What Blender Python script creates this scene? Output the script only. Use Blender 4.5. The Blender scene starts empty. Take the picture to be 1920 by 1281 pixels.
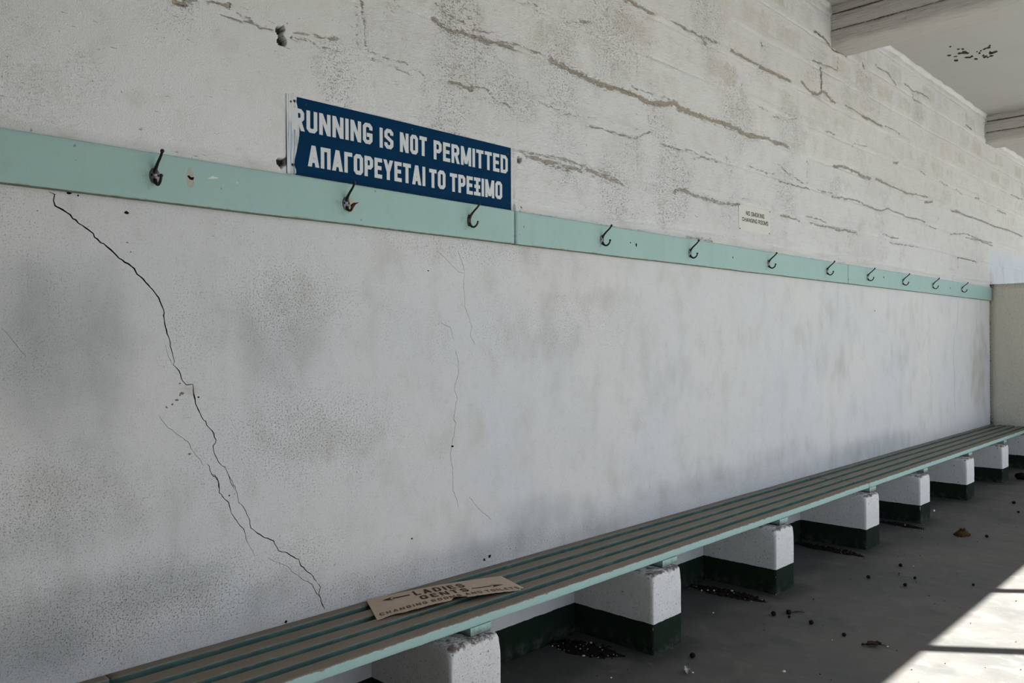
import bpy, bmesh, math, random
import numpy as np
from mathutils import Vector, Matrix, geometry

scene = bpy.context.scene
COL = scene.collection
PI = math.pi

# ------------------------------------------------------------------ camera
CAM_H, CAM_D = 1.3445, 2.4
F_PX, YAW, PITCH, ROLL = 1513.236, 0.798935, 0.000563, -0.005953
fw = Vector((math.sin(YAW)*math.cos(PITCH), math.cos(YAW)*math.cos(PITCH), math.sin(PITCH)))
rt = Vector((math.cos(YAW), -math.sin(YAW), 0))
up = rt.cross(fw)
rt2 = rt*math.cos(ROLL) + up*math.sin(ROLL)
up2 = -rt*math.sin(ROLL) + up*math.cos(ROLL)
cd = bpy.data.cameras.new('camera')
cd.sensor_width = 36.0
cd.lens = F_PX/1920*36.0
cd.clip_start = 0.05
cam = bpy.data.objects.new('camera', cd)
COL.objects.link(cam)
M = Matrix((rt2, up2, -fw)).transposed().to_4x4()
M.translation = Vector((0, -CAM_D, CAM_H))
cam.matrix_world = M
scene.camera = cam

# ------------------------------------------------------------------ sky, sun, exposure
scene.view_settings.view_transform = 'Standard'
scene.view_settings.look = 'None'
scene.view_settings.gamma = 1.0
scene.view_settings.use_curve_mapping = False
scene.view_settings.exposure = 1.06

w = bpy.data.worlds.new('sky')
scene.world = w
w.use_nodes = True
wn = w.node_tree
for n in list(wn.nodes): wn.nodes.remove(n)
wo = wn.nodes.new('ShaderNodeOutputWorld')
bg = wn.nodes.new('ShaderNodeBackground')
sk = wn.nodes.new('ShaderNodeTexSky')
SUN_EL = math.radians(52.5)
SUN_AZ = Vector((0.615, -0.788, 0)).normalized()          # towards the sun, on the ground
sk.sky_type = 'NISHITA'
sk.sun_disc = False
sk.sun_elevation = SUN_EL
sk.sun_rotation = math.atan2(SUN_AZ.x, SUN_AZ.y)
sk.dust_density = 2.0
bg.inputs["Strength"].default_value = 0.12
wn.links.new(sk.outputs[0], bg.inputs[0])
wn.links.new(bg.outputs[0], wo.inputs[0])

sl = bpy.data.lights.new('sun', 'SUN')
sl.energy = 20.0
sl.angle = math.radians(0.55)
sl.color = (1.0, 0.99, 0.968)
so = bpy.data.objects.new('sun', sl)
COL.objects.link(so)
sd = Vector((SUN_AZ.x*math.cos(SUN_EL), SUN_AZ.y*math.cos(SUN_EL), math.sin(SUN_EL)))
so.rotation_euler = sd.to_track_quat('Z', 'Y').to_euler()
so.location = (6, -8, 9)

# ------------------------------------------------------------------ numpy value noise
def _hash(ix, iz, seed):
    n = (ix.astype(np.int64)*374761393 + iz.astype(np.int64)*668265263 + seed*974711) & 0xffffffff
    n = ((n ^ (n >> 13))*1274126177) & 0xffffffff
    n = n ^ (n >> 16)
    return (n & 0xffff)/65535.0
def vnoise(x, z, s, seed=0):
    x = np.asarray(x, float)*s; z = np.asarray(z, float)*s
    ix = np.floor(x); iz = np.floor(z); fx = x-ix; fz = z-iz
    fx = fx*fx*(3-2*fx); fz = fz*fz*(3-2*fz)
    a = _hash(ix, iz, seed); b = _hash(ix+1, iz, seed); c = _hash(ix, iz+1, seed); d = _hash(ix+1, iz+1, seed)
    return (a*(1-fx)+b*fx)*(1-fz) + (c*(1-fx)+d*fx)*fz
def fbm(x, z, s, o=4, seed=0):
    t = 0; a = 1; n = 0
    for i in range(o):
        t = t + a*vnoise(x, z, s*2**i, seed+i*17); n += a; a *= .5
    return t/n
def sstep(a, b, x):
    t = np.clip((x-a)/(b-a), 0, 1); return t*t*(3-2*t)

# ------------------------------------------------------------------ material helper
class NT:
    def __init__(s, name, rough=.8, spec=.3, metal=0.0):
        s.m = bpy.data.materials.new(name); s.m.use_nodes = True
        s.t = s.m.node_tree
        s.b = s.t.nodes['Principled BSDF']
        s.b.inputs['Roughness'].default_value = rough
        s.b.inputs['Specular IOR Level'].default_value = spec
        s.b.inputs['Metallic'].default_value = metal
        s.tc = s.t.nodes.new('ShaderNodeTexCoord')
        s.geo = s.t.nodes.new('ShaderNodeNewGeometry')
    def put(s, sock, v):
        if hasattr(v, 'links') or hasattr(v, 'is_output'): s.t.links.new(v, sock)
        elif isinstance(v, (tuple, list)): sock.default_value = tuple(v)+((1,) if len(v) == 3 and sock.type == 'RGBA' else ())
        else: sock.default_value = v
    def obj(s): return s.tc.outputs['Object']
    def pos(s): return s.geo.outputs['Position']
    def mapping(s, v, scale):
        n = s.t.nodes.new('ShaderNodeMapping'); s.put(n.inputs['Vector'], v); n.inputs['Scale'].default_value = scale
        return n.outputs[0]
    def noise(s, scale, detail=3, rough=.55, v=None, dist=0.0):
        n = s.t.nodes.new('ShaderNodeTexNoise')
        s.put(n.inputs['Vector'], v if v is not None else s.obj())
        n.inputs['Scale'].default_value = scale; n.inputs['Detail'].default_value = detail
        n.inputs['Roughness'].default_value = rough; n.inputs['Distortion'].default_value = dist
        return n.outputs['Fac']
    def vor(s, scale, v=None):
        n = s.t.nodes.new('ShaderNodeTexVoronoi'); s.put(n.inputs['Vector'], v if v is not None else s.obj())
        n.inputs['Scale'].default_value = scale
        return n.outputs['Distance']
    def math(s, op, a, b=0.0, c=None):
        n = s.t.nodes.new('ShaderNodeMath'); n.operation = op
        s.put(n.inputs[0], a); s.put(n.inputs[1], b)
        if c is not None: s.put(n.inputs[2], c)
        return n.outputs[0]
    def step(s, x, a, b, lo=0.0, hi=1.0):
        n = s.t.nodes.new('ShaderNodeMapRange'); n.interpolation_type = 'SMOOTHSTEP'
        s.put(n.inputs['Value'], x)
        n.inputs['From Min'].default_value = a; n.inputs['From Max'].default_value = b
        n.inputs['To Min'].default_value = lo; n.inputs['To Max'].default_value = hi
        return n.outputs[0]
    def mix(s, f, a, b):
        n = s.t.nodes.new('ShaderNodeMix'); n.data_type = 'RGBA'
        s.put(n.inputs[0], f); s.put(n.inputs[6], a); s.put(n.inputs[7], b)
        return n.outputs[2]
    def attr(s, name):
        n = s.t.nodes.new('ShaderNodeAttribute'); n.attribute_name = name
        return n.outputs['Fac']
    def sep(s, v):
        n = s.t.nodes.new('ShaderNodeSeparateXYZ'); s.put(n.inputs[0], v); return n.outputs
    def bump(s, h, dist=.002, strength=1.0, prev=None):
        n = s.t.nodes.new('ShaderNodeBump'); n.inputs['Strength'].default_value = strength
        n.inputs['Distance'].default_value = dist; s.put(n.inputs['Height'], h)
        if prev is not None: s.put(n.inputs['Normal'], prev)
        return n.outputs[0]
    def done(s, col=None, nrm=None, rough=None):
        if col is not None: s.put(s.b.inputs['Base Color'], col)
        if nrm is not None: s.put(s.b.inputs['Normal'], nrm)
        if rough is not None: s.put(s.b.inputs['Roughness'], rough)
        return s.m

def flat(name, c, rough=.7, spec=.3, metal=0.0, var=.25, vs=60):
    t = NT(name, rough, spec, metal)
    n = t.noise(vs, 3)
    d = tuple(x*(1-var) for x in c); l = tuple(min(1, x*(1+var)) for x in c)
    return t.done(t.mix(n, d, l), t.bump(n, .0006, .5))

# ---- whitewashed blockwork
def mat_blockwork():
    t = NT('whitewashed_blockwork', .92, .15)
    big = t.noise(1.3, 3); mid = t.noise(9, 4); fine = t.noise(230, 3, .6); grit = t.noise(420, 2, .6)
    str_ = t.noise(30, 5, .68, v=t.mapping(t.obj(), (.5, 1, 1.6)), dist=.4)
    base = t.mix(t.step(big, .3, .7), (.66, .655, .638), (.715, .715, .708))
    base = t.mix(t.step(mid, .5, .75, 0, .5), base, (.58, .555, .505))
    x, y, z = t.sep(t.pos())[0:3]
    far = t.math('MULTIPLY', t.step(x, 9.93, 9.99), t.step(z, 2.36, 2.28))
    base = t.mix(t.math('MULTIPLY', far, .75), base, (.62, .67, .74))
    col0 = t.math('ADD', t.attr('tan'), t.math('MULTIPLY', t.math('SUBTRACT', t.noise(11, 6, .72), .5), 2.2))
    base = t.mix(t.step(col0, .25, 1.15, 0, .55), base, (.53, .495, .43))
    d = t.attr('dirt')
    fea = t.noise(85, 4, .65, v=t.mapping(t.obj(), (.42, 1, 1.5)), dist=.5)
    rag = t.step(t.math('ADD', d, t.math('ADD', t.math('MULTIPLY', t.math('SUBTRACT', str_, .5), 1.7), t.math('MULTIPLY', t.math('SUBTRACT', fea, .5), 2.2))), .38, .95)
    col = t.mix(t.math('MULTIPLY', rag, .80), base, t.mix(mid, (.30, .23, .155), (.42, .34, .25)))
    core = t.step(t.math('ADD', d, t.math('MULTIPLY', t.math('SUBTRACT', str_, .5), .9)), .95, 1.35)
    col = t.mix(core, col, (.07, .05, .035))
    spk = t.math('ADD', t.attr('speck'), t.math('MULTIPLY', t.step(t.noise(2.6, 4, .6), .44, .70, 0, .75), t.attr('rough')))
    spk = t.math('ADD', spk, t.math('MULTIPLY', d, .5))
    dash = t.noise(125, 4, .62, v=t.mapping(t.obj(), (.7, 1, 1.2)), dist=.3)
    pit = t.math('MULTIPLY', t.step(t.math('ADD', fine, t.math('MULTIPLY', t.math('SUBTRACT', dash, .5), 1.1)), .58, .76), t.step(spk, .02, .95, .10, 1.0))
    col = t.mix(t.math('MULTIPLY', pit, .62), col, (.33, .275, .205))
    wash = t.math('MULTIPLY', t.step(t.noise(24, 5, .7), .50, .68), t.step(spk, .25, 1.0, 0, .38))
    col = t.mix(wash, col, (.50, .44, .355))
    pit2 = t.step(t.noise(58, 2, .5), .715, .775)
    col = t.mix(t.math('MULTIPLY', pit2, .6), col, (.24, .195, .14))
    col = t.mix(t.attr('hole'), col, (.055, .048, .04))
    h = t.math('SUBTRACT', t.math('ADD', t.math('MULTIPLY', fine, .8), t.math('MULTIPLY', grit, .5)), t.math('MULTIPLY', pit, 1.6))
    h = t.math('SUBTRACT', h, t.math('MULTIPLY', rag, 1.5))
    b = t.bump(t.math('ADD', h, t.math('MULTIPLY', t.math('ADD', t.math('MULTIPLY', str_, 1.6), t.math('MULTIPLY', dash, 1.6)), t.attr('rough'))), .0040, 1.0)
    return t.done(col, b)

# ---- smooth lower plaster with the dark green painted skirting band
def green_band(t, col, zline=.1385):
    x, y, z = t.sep(t.pos())[0:3]
    wob = t.math('MULTIPLY', t.math('SUBTRACT', t.noise(14, 3), .5), .010)
    m = t.step(t.math('ADD', z, wob), zline+.0012, zline-.0012)
    gn = t.noise(22, 5, .6)
    g = t.mix(gn, (.0075, .0165, .0095), (.015, .026, .017))
    dust = t.math('MULTIPLY', t.step(z, .09, .0), t.step(gn, .42, .68))
    g = t.mix(t.math('MULTIPLY', dust, .55), g, (.085, .085, .068))
    return t.mix(m, col, g), m
def mat_plaster():
    t = NT('lower_plaster', .9, .08)
    big = t.noise(1.1, 4, .5); mid = t.noise(5, 4, .55, v=t.mapping(t.obj(), (1.3, 1, .8))); fine = t.noise(290, 2, .7); g2 = t.noise(620, 2, .6)
    col = t.mix(t.step(big, .35, .65), (.625, .635, .64), (.66, .652, .635))
    col = t.mix(t.step(mid, .45, .75, 0, .55), col, (.54, .535, .505))
    dk = t.attr('dark')
    n = t.math('ADD', dk, t.math('MULTIPLY', t.math('SUBTRACT', mid, .5), .8))
    col = t.mix(t.step(n, .05, .95, 0, .58), col, (.28, .30, .308))
    wm = t.attr('warm')
    n2 = t.math('ADD', wm, t.math('MULTIPLY', t.math('SUBTRACT', mid, .5), .9))
    col = t.mix(t.step(n2, .10, .95, 0, .62), col, (.40, .38, .31))
    streak = t.noise(11, 3, .5, v=t.mapping(t.obj(), (1.6, 1, .10)))
    col = t.mix(t.step(streak, .55, .85, 0, .16), col, (.50, .50, .49))
    col = t.mix(t.step(t.noise(26, 5, .65), .50, .74, 0, .28), col, (.47, .465, .45))
    spx = t.math('ADD', t.attr('speck'), t.step(t.noise(4, 3), .45, .7, .38, .65))
    fine2 = t.noise(160, 2, .7)
    pit = t.math('MULTIPLY', t.step(t.math('ADD', fine, t.math('MULTIPLY', t.math('SUBTRACT', fine2, .5), 1.0)), .57, .74), spx)
    col = t.mix(t.math('MULTIPLY', pit, .68), col, (.23, .22, .195))
    pit2 = t.step(t.noise(60, 2, .5), .735, .79)
    col = t.mix(t.math('MULTIPLY', pit2, .55), col, (.22, .19, .15))
    col, m = green_band(t, col)
    h = t.math('SUBTRACT', t.math('ADD', fine, t.math('MULTIPLY', g2, .6)), t.math('MULTIPLY', pit, 1.2))
    return t.done(col, t.bump(h, .0022, .9))
def mat_pier():
    t = NT('painted_pier', .9, .08)
    fine = t.noise(150, 3, .65); mid = t.noise(12, 4)
    col = t.mix(mid, (.60, .59, .565), (.71, .705, .69))
    pit = t.step(fine, .60, .72)
    col = t.mix(t.math('MULTIPLY', pit, .6), col, (.25, .23, .20))
    col = t.mix(t.math('MULTIPLY', t.step(t.noise(80, 4, .65), .52, .72), .45), col, (.36, .345, .31))
    p2 = t.step(t.noise(55, 2, .5), .68, .74)
    col = t.mix(t.math('MULTIPLY', p2, .75), col, (.13, .10, .075))
    tg = t.attr('grime_shade')
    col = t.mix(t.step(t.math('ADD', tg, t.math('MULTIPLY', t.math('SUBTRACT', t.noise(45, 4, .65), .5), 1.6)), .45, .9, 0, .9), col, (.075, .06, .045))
    col, m = green_band(t, col)
    ed = t.math('ADD', t.attr('edge'), t.math('MULTIPLY', t.math('SUBTRACT', t.noise(75, 3, .6), .5), 2.4))
    col = t.mix(t.math('MULTIPLY', t.step(ed, 1.12, 1.35), m), col, (.45, .42, .33))
    return t.done(col, t.bump(t.math('SUBTRACT', fine, pit), .0026, 1.0))
def mat_render_coat(name, a, b, dirt=.4, bx=(1, 1, 1), bscale=40):
    t = NT(name, .9, .2)
    n1 = t.noise(2.2, 4); n2 = t.noise(bscale, 4, .6, v=t.mapping(t.obj(), bx)); f = t.noise(160, 3, .6)
    col = t.mix(n1, a, b)
    col = t.mix(t.step(n2, .55, .75, 0, dirt), col, tuple(x*.55 for x in a))
    col = t.mix(t.step(f, .62, .74, 0, .45), col, (.22, .2, .165))
    gr = t.math('ADD', t.attr('grime_shade'), t.math('MULTIPLY', t.math('SUBTRACT', t.noise(60, 4, .65), .5), 1.3))
    col = t.mix(t.step(gr, .40, .85, 0, .92), col, (.10, .075, .045))
    return t.done(col, t.bump(t.math('ADD', t.math('MULTIPLY', n2, 1.5), t.math('MULTIPLY', f, .6)), .012, 1.0))
def mat_floor():
    t = NT('concrete_floor', .62, .3)
    n1 = t.noise(1.6, 5, .6); n2 = t.noise(7, 5, .66, v=t.mapping(t.obj(), (1, .8, 1)), dist=.8); f = t.noise(90, 4, .65)
    col = t.mix(t.step(n1, .35, .65), (.064, .064, .059), (.088, .082, .073))
    col = t.mix(t.step(n2, .52, .72, 0, .7), col, (.122, .110, .096))
    col = t.mix(t.step(t.noise(3.3, 4, .55), .56, .7, 0, .65), col, (.047, .051, .049))
    col = t.mix(t.attr('floor_dark'), col, (.030, .033, .030))
    col = t.mix(t.step(f, .58, .74, 0, .4), col, (.040, .037, .033))
    col = t.mix(t.step(t.noise(11, 5, .7, v=t.mapping(t.obj(), (1, .7, 1)), dist=1.0), .60, .70, 0, .45), col, (.150, .132, .112))
    col = t.mix(t.step(t.noise(48, 3, .6), .69, .75, 0, .5), col, (.17, .155, .135))
    return t.done(col, t.bump(t.math('ADD', n2, t.math('MULTIPLY', f, .4)), .0015, .6), t.step(n2, .2, .8, .5, .75))
def mat_ceiling():
    t = NT('ceiling_concrete', .9, .2)
    n1 = t.noise(1.5, 4); f = t.noise(120, 3, .6)
    w_ = t.t.nodes.new('ShaderNodeTexWave'); w_.bands_direction = 'X'; w_.wave_profile = 'SAW'
    t.put(w_.inputs['Vector'], t.obj()); w_.inputs['Scale'].default_value = 2.6; w_.inputs['Distortion'].default_value = .6
    w_.inputs['Detail'].default_value = 3; w_.inputs['Detail Scale'].default_value = 2
    st = t.noise(30, 3, .6, v=t.mapping(t.obj(), (1.4, .05, 1)))
    col = t.mix(n1, (.40, .392, .372), (.46, .452, .432))
    col = t.mix(t.step(st, .55, .8, 0, .3), col, (.30, .295, .28))
    h = t.math('ADD', t.math('MULTIPLY', st, 1.0), t.math('MULTIPLY', f, .3))
    return t.done(col, t.bump(h, .009, .8))

MINT_A, MINT_B = (.272, .418, .382), (.325, .466, .432)
def mat_mint(name, grime_shade=True, wear=False):
    t = NT(name, .62, .3)
    n1 = t.noise(5, 4); f = t.noise(140, 3, .6)
    drip = t.noise(16, 3, .5, v=t.mapping(t.obj(), (1.8, 1, .12)))
    col = t.mix(n1, MINT_A, MINT_B)
    col = t.mix(t.step(drip, .55, .9, 0, .30), col, (.22, .31, .25))
    col = t.mix(t.step(t.noise(20, 5, .65), .5, .75, 0, .25), col, (.22, .33, .285))
    p = t.step(t.noise(48, 2, .5), .735, .785)
    col = t.mix(t.math('MULTIPLY', p, .7), col, (.10, .14, .12))
    nrm = t.bump(t.math('ADD', f, t.math('MULTIPLY', drip, 1.0)), .0007, .6)
    if grime_shade:
        g = t.math('ADD', t.attr('grime_shade'), t.math('MULTIPLY', t.math('SUBTRACT', t.noise(40, 4, .65), .5), .9))
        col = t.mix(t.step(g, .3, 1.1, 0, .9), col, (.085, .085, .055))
    if wear:
        gr = t.noise(60, 4, .6, v=t.mapping(t.obj(), (.12, 1, 1)))
        wn_ = t.math('ADD', t.attr('wear'), t.math('MULTIPLY', t.math('SUBTRACT', t.noise(55, 4, .65, v=t.mapping(t.obj(), (.5, 1, 1))), .5), .9))
        dust = t.mix(t.noise(9, 4, .6, v=t.mapping(t.obj(), (.5, 1, 1))), (.150, .118, .080), (.205, .172, .127))
        dust = t.mix(t.step(t.noise(30, 4, .7), .6, .75, 0, .5), dust, (.11, .075, .05))
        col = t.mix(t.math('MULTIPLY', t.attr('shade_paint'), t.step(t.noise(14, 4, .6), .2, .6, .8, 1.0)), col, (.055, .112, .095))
        col = t.mix(t.step(wn_, .42, .62), col, dust)
        nrm = t.bump(gr, .0009, .7, nrm)
    return t.done(col, nrm)

MAT = {}
MAT['block'] = mat_blockwork()
MAT['plaster'] = mat_plaster()
MAT['pier'] = mat_pier()
MAT['floor'] = mat_floor()
MAT['ceiling'] = mat_ceiling()
MAT['beam'] = mat_render_coat('beam_limewash', (.47, .455, .425), (.56, .543, .505), .55, (1, .09, 1), 60)
MAT['partition'] = mat_render_coat('partition_plaster', (.63, .595, .505), (.71, .675, .59), .25)
MAT['outer'] = mat_render_coat('outer_plaster', (.5, .49, .46), (.6, .59, .56), .3)
MAT['rail'] = mat_mint('mint_rail_paint', True, False)
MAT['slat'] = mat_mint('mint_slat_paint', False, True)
MAT['crack'] = flat('crack_dirt', (.03, .027, .023), .95, .1)
MAT['ground'] = flat('pale_paving', (.13, .13, .125), .9, .2, vs=3)
MAT['iron'] = flat('black_iron', (.022, .019, .017), .42, .5, .6, .5, 200)
MAT['steel'] = flat('worn_steel_plate', (.16, .165, .175), .38, .5, .85, .45, 260)
MAT['bronze'] = flat('brown_iron', (.05, .033, .022), .4, .5, .6, .5, 200)
MAT['hole'] = flat('dark_hole', (.008, .007, .006), .95, .05)
MAT['rust'] = flat('rust', (.10, .030, .016), .85, .2, 0, .4, 300)
MAT['timberpost'] = flat('front_post_paint', (.35, .42, .38), .7)

# ------------------------------------------------------------------ object helpers
def link(name, me, mats, parent=None, smooth=False):
    o = bpy.data.objects.new(name, me)
    COL.objects.link(o)
    if not isinstance(mats, (list, tuple)): mats = [mats]
    for m in mats: me.materials.append(m)
    if parent is not None: o.parent = parent
    if smooth:
        me.polygons.foreach_set('use_smooth', [True]*len(me.polygons))
    me.update()
    return o
def struct(o, label=None, cat=None):
    o['kind'] = 'structure'
    if label: o['label'] = label
    if cat: o['category'] = cat
    return o
def tag(o, label, cat, group=None, kind=None):
    o['label'] = label; o['category'] = cat
    if group: o['group'] = group
    if kind: o['kind'] = kind
    return o
def thing(name, label, cat, loc=(0, 0, 0), group=None):
    o = bpy.data.objects.new(name, None); COL.objects.link(o)
    o.location = loc; o.empty_display_size = .05
    return tag(o, label, cat, group)
def pydata(name, v, f):
    me = bpy.data.meshes.new(name); me.from_pydata([tuple(map(float, p)) for p in v], [], f); me.update()
    return me
def setattr_(me, name, arr):
    a = me.attributes.new(name, 'FLOAT', 'POINT'); a.data.foreach_set('value', np.asarray(arr, dtype=np.float32))
def box(x0, x1, y0, y1, z0, z1):
    v = [(x0, y0, z0), (x1, y0, z0), (x1, y1, z0), (x0, y1, z0), (x0, y0, z1), (x1, y0, z1), (x1, y1, z1), (x0, y1, z1)]
    f = [(0, 3, 2, 1), (4, 5, 6, 7), (0, 1, 5, 4), (1, 2, 6, 5), (2, 3, 7, 6), (3, 0, 4, 7)]
    return v, f
def sweep(name, prof, stations, place, wear=None, caps=True):
    """closed profile (list of 2D) swept along stations; place(a,b,s,i)->xyz"""
    n = len(prof); v = []; f = []
    for s in stations:
        for i, (a, b) in enumerate(prof): v.append(place(a, b, s, i))
    for k in range(len(stations)-1):
        for i in range(n):
            j = (i+1) % n
            f.append((k*n+i, k*n+j, (k+1)*n+j, (k+1)*n+i))
    if caps:
        f.append(tuple(range(n))[::-1]); f.append(tuple((len(stations)-1)*n+i for i in range(n)))
    me = pydata(name, v, f)
    if wear is not None: setattr_(me, 'wear', list(wear)*len(stations))
    return me, np.array(v)
def fix_normals(me):
    bm = bmesh.new(); bm.from_mesh(me); bmesh.ops.recalc_face_normals(bm, faces=bm.faces); bm.to_mesh(me); bm.free()
def tube(path, radii, seg=10):
    v = []; f = []; P = [Vector(p) for p in path]; m = len(P)
    ref = Vector((1, 0, 0))
    for i, p in enumerate(P):
        d = (P[min(i+1, m-1)]-P[max(i-1, 0)]).normalized()
        a = ref - d*ref.dot(d)
        if a.length < .05: a = Vector((0, 1, 0)) - d*d.y
        a.normalize(); b = d.cross(a)
        for k in range(seg):
            t = 2*PI*k/seg
            v.append(p + (a*math.cos(t)+b*math.sin(t))*radii[i])
    for i in range(m-1):
        for k in range(seg):
            j = (k+1) % seg
            f.append((i*seg+k, i*seg+j, (i+1)*seg+j, (i+1)*seg+k))
    f.append(tuple(range(seg))[::-1]); f.append(tuple((m-1)*seg+k for k in range(seg)))
    return v, f
def ball(c, r, squash=(1, 1, 1), seg=12, rings=8):
    v = []; f = []
    for i in range(rings+1):
        th = PI*i/rings
        for k in range(seg):
            ph = 2*PI*k/seg
            v.append((c[0]+r*squash[0]*math.sin(th)*math.cos(ph), c[1]+r*squash[1]*math.sin(th)*math.sin(ph), c[2]+r*squash[2]*math.cos(th)))
    for i in range(rings):
        for k in range(seg):
            j = (k+1) % seg
            f.append((i*seg+k, (i+1)*seg+k, (i+1)*seg+j, i*seg+j))
    return v, f
def merge(parts):
    V = []; F = []
    for v, f in parts:
        o = len(V); V += [tuple(p) for p in v]; F += [tuple(i+o for i in q) for q in f]
    return V, F
def prism(poly, y0, y1):
    """polygon in x,z extruded between y0 (back) and y1 (front, smaller y)"""
    n = len(poly)
    v = [(x, y0, z) for x, z in poly]+[(x, y1, z) for x, z in poly]
    f = [tuple(range(n)), tuple(range(n, 2*n))[::-1]]+[(i, (i+1) % n, n+(i+1) % n, n+i) for i in range(n)]
    return v, f
def meshed(name, vf, mats, parent=None, smooth=False):
    me = pydata(name, *vf); fix_normals(me)
    return link(name, me, mats, parent, smooth)

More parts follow.
